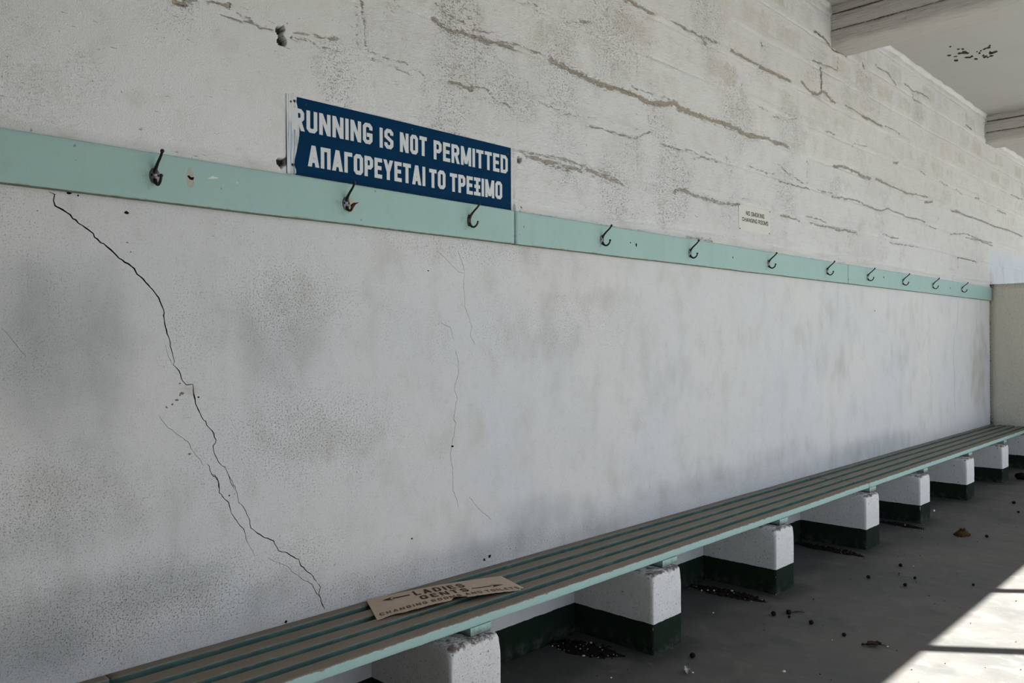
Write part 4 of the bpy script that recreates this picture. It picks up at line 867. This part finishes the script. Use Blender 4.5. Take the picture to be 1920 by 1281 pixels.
def word_quads(txt, x0, x1, zb0, zt0, zb1, zt1, t, gap, space=.55):
    """letters of stroke t filling x0..x1; z edges interpolate left to right"""
    ws = []
    for ch in txt:
        ws.append(None if ch == ' ' else G[ch][0])
    nI = sum(1 for q in ws if q == 0)
    H = ((zt0-zb0)+(zt1-zb1))/2
    tot = sum(q for q in ws if q)+space*txt.count(' ')
    avail = (x1-x0)-nI*t-gap*(len(txt)-1-txt.count(' '))
    u = avail/tot
    x = x0; out = []
    for ch, q in zip(txt, ws):
        if q is None: x += space*u; x -= 0; continue
        wd = t if q == 0 else q*u
        s = (x-x0)/(x1-x0); zb = zb0+(zb1-zb0)*s; zt = zt0+(zt1-zt0)*s
        letter = []
        for closed, pts in G[ch][1]:
            pp = [(x+wd/2 if q == 0 else x+t/2+p[0]*(wd-t), zb+t/2*(0 if len(pts) == 2 and p[0] == pts[0][0] == pts[1][0] else 1)+p[1]*((zt-zb)-t*(0 if len(pts) == 2 and pts[0][0] == pts[1][0] else 1))) for p in pts]
            if closed == 2:                                 # slanted stroke, cut level at both ends
                (ax, az), (bx, bz) = [(x+t/2+p[0]*(wd-t), zb+p[1]*(zt-zb)) for p in pts]
                k_ = t*.54
                letter.append([(ax-k_, az), (ax+k_, az), (bx+k_, bz), (bx-k_, bz)]); continue
            if not closed:                                  # level strokes reach out to the letter's edge
                for e, nb in ((0, 1), (-1, -2)):
                    if abs(pts[e][1]-pts[nb][1]) < 1e-6:
                        pp[e] = (pp[e][0]+(t/2 if pts[e][0] > pts[nb][0] else -t/2), pp[e][1])
            if not closed and len(pts) > 2:             # let open strokes end flush with the cap lines
                for e, nb in ((0, 1), (-1, -2)):
                    if pts[e][1] in (0, 1) and pts[nb][0] != pts[e][0] or (pts[e][1] in (0, 1) and pts[nb][1] != pts[e][1]):
                        if abs(pts[e][0]-pts[nb][0]) < 1e-6: pp[e] = (pp[e][0], zb if pts[e][1] == 0 else zt)
                        else:
                            zz = (zb if pts[e][1] == 0 else zt)
                            if pts[nb][1] != pts[e][1]: pp[e] = (pp[e][0], zz+(0.0))
            for qd in ribbon(pp, closed, t): letter.append([(a, min(max(b, zb), zt)) for a, b in qd])
        out.append(letter)
        x += wd+gap
    return out
def flat_quads(letters): return [q for l in letters for q in l]
def letter_mesh(name, quads, mat, parent, to3d):
    v = []; f = []
    for k, q in enumerate(quads):
        b = len(v)
        for p in q: v.append(to3d(p[0], p[1], .0006+.00004*(k % 7)))
        f.append((b, b+1, b+2, b+3))
    return link(name, pydata(name, v, f), mat, parent)

# blue sign
SY = -.0045
t = NT('sign_blue', .55, .03)
n1 = t.noise(14, 4); n2 = t.noise(90, 3, .6)
colr = t.mix(n1, (.0010, .020, .058), (.0018, .034, .088))
colr = t.mix(t.step(n2, .68, .76, 0, .5), colr, (.02, .05, .09))
M_BLUE = t.done(colr, t.bump(n1, .0006, .4))
t = NT('sign_white_letters', .6, .3)
n1 = t.noise(30, 4, v=t.mapping(t.obj(), (3, 1, .5))); n2 = t.noise(70, 3, .65)
colr = t.mix(n1, (.50, .53, .54), (.60, .615, .61))
M_LET = t.done(t.mix(t.step(n2, .66, .74, 0, .6), colr, (.12, .13, .13)))
t = NT('sign_brush_white', .65, .3)
n1 = t.noise(60, 4, .6, v=t.mapping(t.obj(), (2.2, 1, .12)))
M_BRUSH = t.done(t.mix(t.step(n1, .42, .66), (.58, .59, .585), (.16, .23, .31)))
sign = thing('warning_sign', 'blue painted sign with white bilingual no running text above the coat rail', 'sign', (1.93, SY+.003, 2.04))
def sgn(o):
    o.parent = sign; o.matrix_parent_inverse = Matrix.Translation(-Vector(sign.location)); return o
sgn(meshed('panel', prism([(1.3965, 1.9075), (1.3968, 2.1690), (1.75, 2.1702), (2.4612, 2.1702), (2.4608, 1.9055), (1.9, 1.9062)], -.0015, SY), M_BLUE))
sgn(meshed('brushed_white_edge', prism(BRUSH, SY+.001, SY-.0003), M_BRUSH))
L1 = []; L2 = []
for k, (txt, x0, x1, a, b, c, d) in enumerate(SIGN_TEXT):
    for qd in word_quads(txt, x0, x1, a, b, c, d, .0143, .0072 if k < 4 else .0062):
        sgn(letter_mesh('letter', qd, M_LET, None, lambda x, z, o: (x, SY-o, z)))
for (x, z), r in SCREWS:
    sgn(meshed('screw', ball((x, SY-.0006, z), r*.00020+.0012, (1, .45, 1), 12, 6), MAT['bronze'], None, True))

# small no smoking sign
ns = thing('no_smoking_sign', 'small off-white metal plate with dark no smoking text, right of the blue sign', 'sign', (4.62, -.002, 2.09))
def nsg(o):
    o.parent = ns; o.matrix_parent_inverse = Matrix.Translation(-Vector(ns.location)); return o
NY = -.0045
nsg(meshed('plate', prism([(4.4165, 2.0085), (4.4178, 2.1655), (4.8205, 2.1660), (4.8125, 2.0125)], -.0015, NY), flat('offwhite_plate', (.54, .54, .485), .5, .4, vs=12, var=.06)))
M_NS = flat('maroon_letters', (.045, .012, .014), .6)
qd = flat_quads(word_quads('NO SMOKING', 4.5033, 4.7383, 2.1063, 2.1326, 2.1077, 2.1349, .0046, .0050))
nsg(letter_mesh('lettering', qd, M_NS, None, lambda x, z, o: (x, NY-o, z)))
qd = flat_quads(word_quads('CHANGING ROOMS', 4.4565, 4.789, 2.067, 2.0901, 2.0677, 2.0951, .0043, .0045))
nsg(letter_mesh('lettering', qd, M_NS, None, lambda x, z, o: (x, NY-o, z)))
for x, z in ((4.4262, 2.1610), (4.8120, 2.1600), (4.4292, 2.0182), (4.8050, 2.0213)):
    nsg(meshed('nail', ball((x, NY-.0005, z), .0042, (1, .5, 1), 10, 6), MAT['hole'], None, True))

# ------------------------------------------------------------------ bench: slats and bearers on masonry piers
bench = thing('slatted_bench', 'long mint green slatted bench with worn brown tops along the white wall', 'bench', (5.3, -.2, 0))
def ben(o):
    o.parent = bench; o.matrix_parent_inverse = Matrix.Translation(-Vector(bench.location)); return o
Z_S, TH = .4183, .0335
SL = [(-.043, -.002), (-.1405, -.0855), (-.2315, -.1765), (-.3205, -.2660), (-.4106, -.3560)]
SEG = [(-1.2, .818), (.822, None), (None, XE-.002)]
def slat(i, x0, x1, sd):
    y0, y1 = SL[i]; r = .0045
    prof = [(y0+.014, Z_S), (y0+r, Z_S), (y0+r*.3, Z_S-r*.3), (y0, Z_S-r), (y0, Z_S-.011), (y0, Z_S-TH*.6), (y0, Z_S-TH+r), (y0+r*.3, Z_S-TH+r*.3), (y0+r, Z_S-TH), (y1-r, Z_S-TH), (y1, Z_S-TH+r), (y1, Z_S-r), (y1-r*.3, Z_S-r*.3), (y1-r, Z_S), ((y0+y1)/2, Z_S)]
    wr = [1, .85, .62, .42, .2, 0, 0, 0, 0, 0, 0, .2, .7, 1, 1]
    st = np.arange(x0, x1, .03).tolist()+[x1]
    def place(a, b, s, k):
        j = (float(fbm([s], [sd*3.3], 1.4, 2, 5)[0])-.3)*.003; jy = (float(fbm([s], [sd*5.1], 1.1, 2, 9)[0])-.5)*.006
        chip = (float(vnoise([s], [k], 30, sd)[0])-.5)*.0016 if k in (1, 2, 3, 6, 7) else 0
        return (s, a+jy*(.3 if i == 0 else 1), b+j+chip)
    me, v = sweep('slat', prof, st, place, wr)
    if i < 4: setattr_(me, 'shade_paint', [0, 0, .5, 1, 1, 1, 1, 1, 1, 1, 0, 0, 0, 0, 0]*len(st))  # gap shade on the inner slat faces, painted in as darker green
    fix_normals(me)
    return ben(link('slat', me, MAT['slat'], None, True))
for i in range(5):
    jx = [5.29, 5.30, 5.335, 5.310, 5.342][i]
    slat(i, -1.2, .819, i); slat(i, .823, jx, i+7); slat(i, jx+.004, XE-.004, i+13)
BEAR = [(1.838, 1.936), (2.9805, 3.0945), (4.095, 4.190), (5.364, 5.470), (6.418, 6.507), (7.562, 7.656), (8.703, 8.800), (9.78, 9.88)]
for k, (a, b) in enumerate(BEAR):
    st = np.arange(-.4085, -.02, .03).tolist()+[-.02]
    prof = [(a, .3835), (a, .359), (a+.003, .357), (b-.003, .357), (b, .359), (b, .3835)]
    me, v = sweep('bearer', prof, st, lambda p, q, s, i: (p+(float(vnoise([s], [i+k], 9, 3)[0])-.5)*.003, s, q+((float(vnoise([s], [i], 11, 4)[0])-.5)*.003 if q < .36 else 0)))
    fix_normals(me)
    setattr_(me, 'grime_shade', np.tile(np.array([.25, .9, 1, 1, .9, .25]), len(st)))
    ben(link('bearer', me, MAT['rail'], None, False))

def pier(x0, x1, label, seed):
    bm = bmesh.new(); bmesh.ops.create_cube(bm, size=1.0)
    bmesh.ops.subdivide_edges(bm, edges=bm.edges, cuts=30, use_grid_fill=True)
    hx, hy, hz = (x1-x0)/2, (0.0-PIER_Y)/2+.01, .353/2+.01
    c = Vector(((x0+x1)/2, PIER_Y/2+.01, .353/2-.01))
    edge = []; grime_shade = []
    N = len(bm.verts); A = np.array([v.co[:] for v in bm.verts])*2*np.array([hx, hy, hz])
    zt = A[:, 2]/hz
    r = .006+.016*sstep(.55, 1.0, zt)
    inner = np.array([hx, hy, hz])-r[:, None]
    q = np.clip(A, -inner, inner); d = A-q; l = np.linalg.norm(d, axis=1)
    P = np.where(l[:, None] > 1e-9, q+d/np.maximum(l, 1e-9)[:, None]*r[:, None], A)
    nz = fbm(A[:, 0]*1.3+A[:, 1]+seed, A[:, 2]+A[:, 1]*.7+seed*2, 9, 3, seed)-.5
    nf = fbm(A[:, 0]+A[:, 1]*1.7+seed, A[:, 2]-A[:, 1], 45, 2, seed+3)-.5
    P = P*(1+(nz*.012+nf*.008)[:, None]*np.array([1, .5, .25]))
    top = (zt > .6)
    P[:, 2] += np.where(zt > .9, (nz-.25)*.012, 0)
    ex = np.exp(-((hx-np.abs(A[:, 0]))/.009)**2)*np.exp(-((A[:, 1]+hy)/.009)**2)
    W = P+np.array(c)
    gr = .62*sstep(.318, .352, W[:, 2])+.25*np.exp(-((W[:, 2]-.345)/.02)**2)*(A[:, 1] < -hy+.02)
    bm.verts.ensure_lookup_table()
    for v, p in zip(bm.verts, W): v.co = p
    me = bpy.data.meshes.new('bench_pier'); bm.to_mesh(me); bm.free()
    setattr_(me, 'edge', ex); setattr_(me, 'grime_shade', gr)
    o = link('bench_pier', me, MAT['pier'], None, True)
    return tag(o, label, 'bench pier', 'masonry piers under the bench')
PL = ['nearest white and green masonry pier, under the bench in front of the cardboard sign',
      'second nearest white and green bench pier, just right of the cardboard sign',
      'third nearest white and green bench pier, beside a cluster of dark droppings',
      'fourth nearest white and green bench pier, under the joint in the slats',
      'fifth nearest white and green bench pier, a white chip at its right corner',
      'sixth nearest white and green bench pier, third from the far end of the bench',
      'seventh nearest white and green bench pier, second from the far end of the bench',
      'farthest white and green bench pier, against the end partition, only its side in view']
for k, ((a, b), lb) in enumerate(zip(PIER_X, PL)): pier(a, b, lb, k+1)

# ------------------------------------------------------------------ cardboard sign lying on the bench
C4 = [Vector((1.610, -.198, .4215)), Vector((2.190, -.336, .4225)), Vector((2.246, -.146, .4225)), Vector((1.700, -.012, .4255))]   # BL BR TR TL
def card3(s, tt, o=0.0):
    p = (C4[0]*(1-s)+C4[1]*s)*(1-tt)+(C4[3]*(1-s)+C4[2]*s)*tt
    bow = .017*math.sin(PI*min(max(s, 0), 1))*(1-tt*.55)
    return (p.x, p.y, p.z+bow+o)
card = thing('cardboard_sign', 'brown cardboard sign reading ladies and gents, lying loose on the bench', 'sign', (1.93, -.17, .42))
def crd(o):
    o.parent = card; o.matrix_parent_inverse = Matrix.Translation(-Vector(card.location)); return o
M_CARD = flat('brown_card', (.46, .36, .265), .85, .15, var=.10, vs=35)
ns_, nt_ = 72, 14
v = []; f = []
rnd = random.Random(5)
fr = [rnd.uniform(-.03, .03) if rnd.random() < .4 else 0 for _ in range(ns_+1)]
def front_edge(i):
    s = i/ns_
    if .485 < s < .575: return .06+.10*min(1, (.575-s)/.07, (s-.485)/.02)
    if .03 < s < .16: return .045*math.sin((s-.03)/.13*PI)
    if s > .965: return .10
    return fr[i]*.5
for lay, o in ((0, 0.0), (1, -.0022)):
    for i in range(ns_+1):
        e = front_edge(i)
        for j in range(nt_+1):
            tt = e+(1-e)*j/nt_
            v.append(card3(i/ns_, tt, o))
n_ = (ns_+1)*(nt_+1)
for i in range(ns_):
    for j in range(nt_):
        a = i*(nt_+1)+j; b = a+nt_+1
        f.append((a, b, b+1, a+1)); f.append((n_+a, n_+a+1, n_+b+1, n_+b))
    a = i*(nt_+1); b = a+nt_+1
    f.append((a, n_+a, n_+b, b)); a += nt_; b += nt_; f.append((a, b, n_+b, n_+a))
for j in range(nt_):
    a = j; f.append((a, a+1, n_+a+1, n_+a)); a = ns_*(nt_+1)+j; f.append((a, n_+a, n_+a+1, a+1))
me = pydata('card_panel', v, f); fix_normals(me)
crd(link('card_panel', me, M_CARD))
M_INK = flat('brown_ink', (.055, .030, .024), .8, .1, vs=120)
CW, CH = .58, .20
def cq(txt, s0, s1, b0, t0, b1, t1, st_, gap, space=.6):
    q = flat_quads(word_quads(txt, s0*CW, s1*CW, b0*CH, t0*CH, b1*CH, t1*CH, st_, gap, space))
    out = []
    for qd in q: out.append([(a/CW, b/CH) for a, b in qd])
    return out
crd(letter_mesh('lettering', cq('LADIES', .305, .655, .64, .90, .585, .825, .0080, .012), M_INK, None, lambda a, b, o: card3(a, b, o+.0004)))
crd(letter_mesh('lettering', cq('GENTS', .315, .64, .345, .555, .29, .51, .0076, .012), M_INK, None, lambda a, b, o: card3(a, b, o+.0004)))
crd(letter_mesh('lettering', cq('CHANGING ROOMS AND TOILETS', .028, .968, .105, .225, .065, .205, .0044, .0075), flat('faded_ink', (.12, .08, .06), .8, .1, vs=120), None, lambda a, b, o: card3(a, b, o+.0004)))
def arrow(tip, head, tail, hw, sw):
    d = 1 if tip[0] > tail[0] else -1
    return [[tip, (head[0], head[1]+hw), (head[0]+d*.02, head[1]), (head[0], head[1]-hw)],
            [(head[0], head[1]+sw), (head[0], head[1]-sw), (tail[0], tail[1]-sw*.8), (tail[0], tail[1]+sw*.8)]]
crd(letter_mesh('arrow', arrow((.087, .78), (.160, .765), (.275, .75), .085, .028), M_INK, None, lambda a, b, o: card3(a, b, o+.0004)))
crd(letter_mesh('arrow', arrow((.910, .426), (.815, .42), (.672, .425), .085, .022), M_INK, None, lambda a, b, o: card3(a, b, o+.0004)))

# ------------------------------------------------------------------ litter on the floor
M_DROP = flat('dark_dropping', (.012, .009, .007), .9, .1, 0, .5, 300)
def lump(name, x, y, r, label, cat, group, seed, mat=M_DROP, sq=(1, 1, .85)):
    v, f = ball((0, 0, 0), 1, (1, 1, 1), 14, 10); A = np.array(v)
    n = fbm(A[:, 0]*1.3+seed*3.1+A[:, 2], A[:, 1]*1.3+seed+A[:, 2]*.7, 1.7, 3, seed)-.5
    A = A*(1+n[:, None]*.55)*np.array(sq)*r
    zmin = A[:, 2].min(); A[:, 2] -= zmin
    me = pydata(name, A, f)
    o = link(name, me, mat, None, True); o.location = (x, y, .0005); o.rotation_euler[2] = seed*1.7
    return tag(o, label, cat, group)
DG = 'dark pellets scattered on the concrete floor'
DROPS = [(2.981, -.556, .0125, 'single dark round pellet at the right foot of the second nearest pier'),
 (3.708, -.562, .0125, 'left dark pellet of the cluster by the third nearest pier'),
 (3.780, -.605, .013, 'middle dark pellet of the cluster by the third nearest pier, with a stalk beside it'),
 (3.731, -.631, .007, 'smallest dark pellet of the cluster by the third nearest pier'),
 (3.718, -.746, .0115, 'right dark pellet of the row leading from the third nearest pier'),
 (3.666, -.922, .0095, 'dark pellet just left of the brown dead leaf on the floor'),
 (4.652, -.662, .0105, 'dark pellet nearest the fourth pier, leftmost of a loose group of four'),
 (5.021, -.710, .0105, 'dark pellet farthest back of the loose group right of the fourth pier'),
 (4.636, -.863, .0105, 'dark pellet nearest the camera of the loose group right of the fourth pier'),
 (4.818, -.855, .0085, 'small dark pellet rightmost of the loose group right of the fourth pier'),
 (7.563, -.737, .013, 'dark pellet near the right edge, in front of the sixth nearest pier'),
 (7.192, -.849, .0095, 'small dark pellet near the right edge, just below a larger one'),
 (6.150, -.886, .011, 'dark pellet just right of the ginger clump'),
 (4.898, -1.128, .0075, 'tiny dark pellet close to the edge of the sunlight')]
for k, (x, y, r, lb) in enumerate(DROPS): lump('dropping', x, y, r, lb, 'dropping', DG, k+1)
lump('large_dropping', 8.905, -.506, .045, 'large dark lump beyond the seventh pier at the right edge', 'dropping', None, 31, MAT['hole'], (1.2, 1, .7))
# stalk
vf = tube([(3.80, -.612, .006), (3.822, -.625, .007), (3.838, -.64, .006), (3.845, -.655, .004)], [.002, .0022, .002, .0012], 6)
tag(meshed('twig', merge([vf, tube([(3.822, -.625, .007), (3.84, -.62, .006)], [.0018, .001], 6)]), M_DROP), 'short dark twig beside the cluster of pellets', 'twig')
# ginger clump of dried fibres
rnd = random.Random(11); parts = []
for k in range(170):
    a = rnd.uniform(0, 2*PI); q = rnd.random()**.6; bx = q*.085*math.cos(a); by = q*.05*math.sin(a)
    hgt = .042*(1-q**2)*rnd.uniform(.6, 1.15)+.004
    parts.append(tube([(bx*1.05, by*1.05, .001), (bx*.75+rnd.uniform(-.01, .01), by*.75+rnd.uniform(-.01, .01), hgt*.7), (bx*.5+rnd.uniform(-.02, .02), by*.5+rnd.uniform(-.015, .015), hgt)], [.0028, .0022, .0008], 5))
v, f = ball((0, 0, .006), 1, (.07, .042, .026), 14, 8); parts.append((v, f))
o = meshed('ginger_clump', merge(parts), flat('ginger_fibre', (.050, .024, .008), .9, .1, 0, .6, 150)); o.location = (6.128, -.742, 0)
tag(o, 'ginger brown clump of dried fibres on the floor', 'clump')
# dead leaf: curled brown blade with a stalk and broken bits
def leaf(L, Wd, curl, n=14):
    v = []; f = []
    for i in range(n+1):
        s = i/n; wd = Wd*math.sin(PI*min(1, s*1.02+.02))**.7*(1+.25*math.sin(s*17))
        for j in range(5):
            q = j/4-.5
            v.append((L*(s-.5), wd*q*2*.5, .004+curl*(abs(q)*2)**1.5*.6+.006*math.sin(s*9)*abs(q)+.004*math.sin(s*PI)))
    for i in range(n):
        for j in range(4):
            a = i*5+j; f.append((a, a+5, a+6, a+1))
    m = len(v); v += [(x, y, z-.0012) for x, y, z in v]
    f += [tuple(k+m for k in q)[::-1] for q in f]
    return v, f
lf = thing('dead_leaf', 'curled dark brown dead leaf lying on the shaded floor near the sunlight', 'leaf', (3.641, -1.064, .0005)); lf.rotation_euler[2] = math.radians(-47)
M_LEAF = flat('leaf_brown', (.028, .017, .012), .85, .15, 0, .5, 90)
meshed('blade', leaf(.062, .05, .014), M_LEAF, lf, True)
meshed('stalk', tube([(.026, 0, .005), (.040, -.004, .007), (.052, -.010, .003)], [.0022, .0018, .001], 6), M_LEAF, lf)
meshed('split_tip', leaf(.030, .016, .008), M_LEAF, lf, True).location = (-.043, -.004, 0)
o = meshed('pale_seed', ball((.050, -.016, .004), .004, (1.4, 1, .8), 8, 6), flat('pale_seed', (.5, .47, .42)), lf)
# white feather scrap
fe = thing('feather', 'small white feather scrap on the dark floor below the second pier', 'feather', (2.829, -.621, .0005)); fe.rotation_euler[2] = math.radians(-12)
M_FEA = flat('feather_white', (.42, .43, .42), .8, .2, vs=200)
o = meshed('vane', leaf(.050, .016, .006), M_FEA, fe, True); o.rotation_euler[2] = .9; o.rotation_euler[1] = -.22; o.location = (0, 0, .006)
o = meshed('vane', leaf(.030, .012, .008), M_FEA, fe, True); o.rotation_euler[2] = 1.9; o.location = (.010, .006, .002)
meshed('quill', tube([(.0, -.004, .004), (.014, -.008, .006), (.028, -.008, .003)], [.0016, .0014, .0008], 6), flat('quill_brown', (.16, .12, .09)), fe)

# crumbly dirt swept against the piers, with white paint flakes in it
M_DIRT = flat('dark_crumbs', (.013, .0095, .008), .95, .05, 0, .6, 120)
M_FLK = flat('white_flakes', (.55, .54, .5), .9, .1, vs=200)
def dirt_pile(c, a, b, rot, n, nw, label, seed, hmax=.02):
    rnd = random.Random(seed); parts = []; flk = []
    t = thing('dirt_pile', label, 'dirt pile', (c[0], c[1], 0), 'dirt piles beside the bench piers')
    cr_, sr_ = math.cos(rot), math.sin(rot)
    v = []; f = []; R, S = 9, 30
    for i in range(R+1):
        for k in range(S):
            q = i/R; th = 2*PI*k/S; rr = q*(1+.07*math.sin(3*th+seed)+.10*math.sin(7*th+seed)+.07*math.sin(13*th))
            x, y = a*rr*math.cos(th), b*rr*math.sin(th)
            z = hmax*.5*(1-q)**.9*(.6+.8*float(vnoise([x*1], [y], 60, seed)[0]))+.0005
            v.append((x*cr_-y*sr_, x*sr_+y*cr_, z))
    for i in range(R):
        for k in range(S):
            j = (k+1) % S; f.append((i*S+k, (i+1)*S+k, (i+1)*S+j, i*S+j))
    parts.append((v, f))
    for k in range(n+nw):
        w_ = k >= n
        q = rnd.random()**.6; th = rnd.uniform(0, 2*PI); x, y = a*q*1.08*math.cos(th), b*q*1.08*math.sin(th)
        s = (rnd.uniform(.002, .0062) if rnd.random() < .25 else rnd.uniform(.0012, .003)) if w_ else rnd.uniform(.002, .008)
        z = hmax*.5*(1-q)*1.0+(s*.5)+(.001 if w_ else 0)
        pv, pf = ball((0, 0, 0), s, (rnd.uniform(.7, 1.5), rnd.uniform(.7, 1.3), rnd.uniform(.4, .9)), 6, 4)
        an = rnd.uniform(0, PI); ca, sa = math.cos(an), math.sin(an)
        X_, Y_ = x*cr_-y*sr_, x*sr_+y*cr_
        pv = [(p[0]*ca-p[1]*sa+X_, p[0]*sa+p[1]*ca+Y_, p[2]+z) for p in pv]
        (flk if w_ else parts).append((pv, pf))
    o = meshed('crumbs', merge(parts), M_DIRT, t, False); o['kind'] = 'stuff'
    o = meshed('paint_flakes', merge(flk), M_FLK, t, False); o['kind'] = 'stuff'; o['label'] = 'white paint flakes'
dirt_pile((2.745, -.165), .16, .075, math.radians(-76), 150, 46, 'dirt pile with many white flakes left of the second nearest pier', 1)
dirt_pile((3.868, -.215), .20, .060, math.radians(-88), 150, 34, 'dirt pile with white flakes left of the third nearest pier', 2)
dirt_pile((5.125, -.235), .22, .055, math.radians(-94), 150, 18, 'long dirt pile with few flakes left of the fourth nearest pier', 3)
dirt_pile((6.150, -.335), .17, .050, math.radians(-96), 110, 10, 'faint dirt pile left of the fifth nearest pier', 4, .014)
# tiny pale and dark bits lying about
rnd = random.Random(21); pa = []; pb = []
for k in range(230):
    x = rnd.uniform(2.3, 9.5); y = rnd.uniform(-1.9, -.05)
    if any(a-.02 < x < b+.02 for a, b in PIER_X) and y > PIER_Y-.02: continue
    s = rnd.uniform(.0012, .0036) if y < -.45 else rnd.uniform(.001, .003)
    pv, pf = ball((x, y, .001+s*.4), s, (rnd.uniform(.8, 2.2), rnd.uniform(.7, 1.3), .6), 6, 4)
    (pa if rnd.random() < .14 else pb).append((pv, pf))
for x, y, s in ((3.541, -.327, .005), (2.579, -.431, .0045), (3.109, -.902, .008), (2.845, -.64, .005)):
    pa.append(ball((x, y, .002), s, (1.2, .9, .5), 8, 5))
tag(meshed('floor_grit', merge(pb), M_DROP), 'tiny dark grit scattered over the concrete floor', 'grit', None, 'stuff')
tag(meshed('floor_flakes', merge(pa), M_FLK), 'tiny pale flakes scattered over the concrete floor', 'flakes', None, 'stuff')
tag(meshed('white_chip', ball((6.805, -.361, .008), .0085, (1.1, .9, 1.1), 10, 7), flat('white_chip', (.7, .7, .68))), 'bright white chip at the right corner of the fifth nearest pier', 'chip')
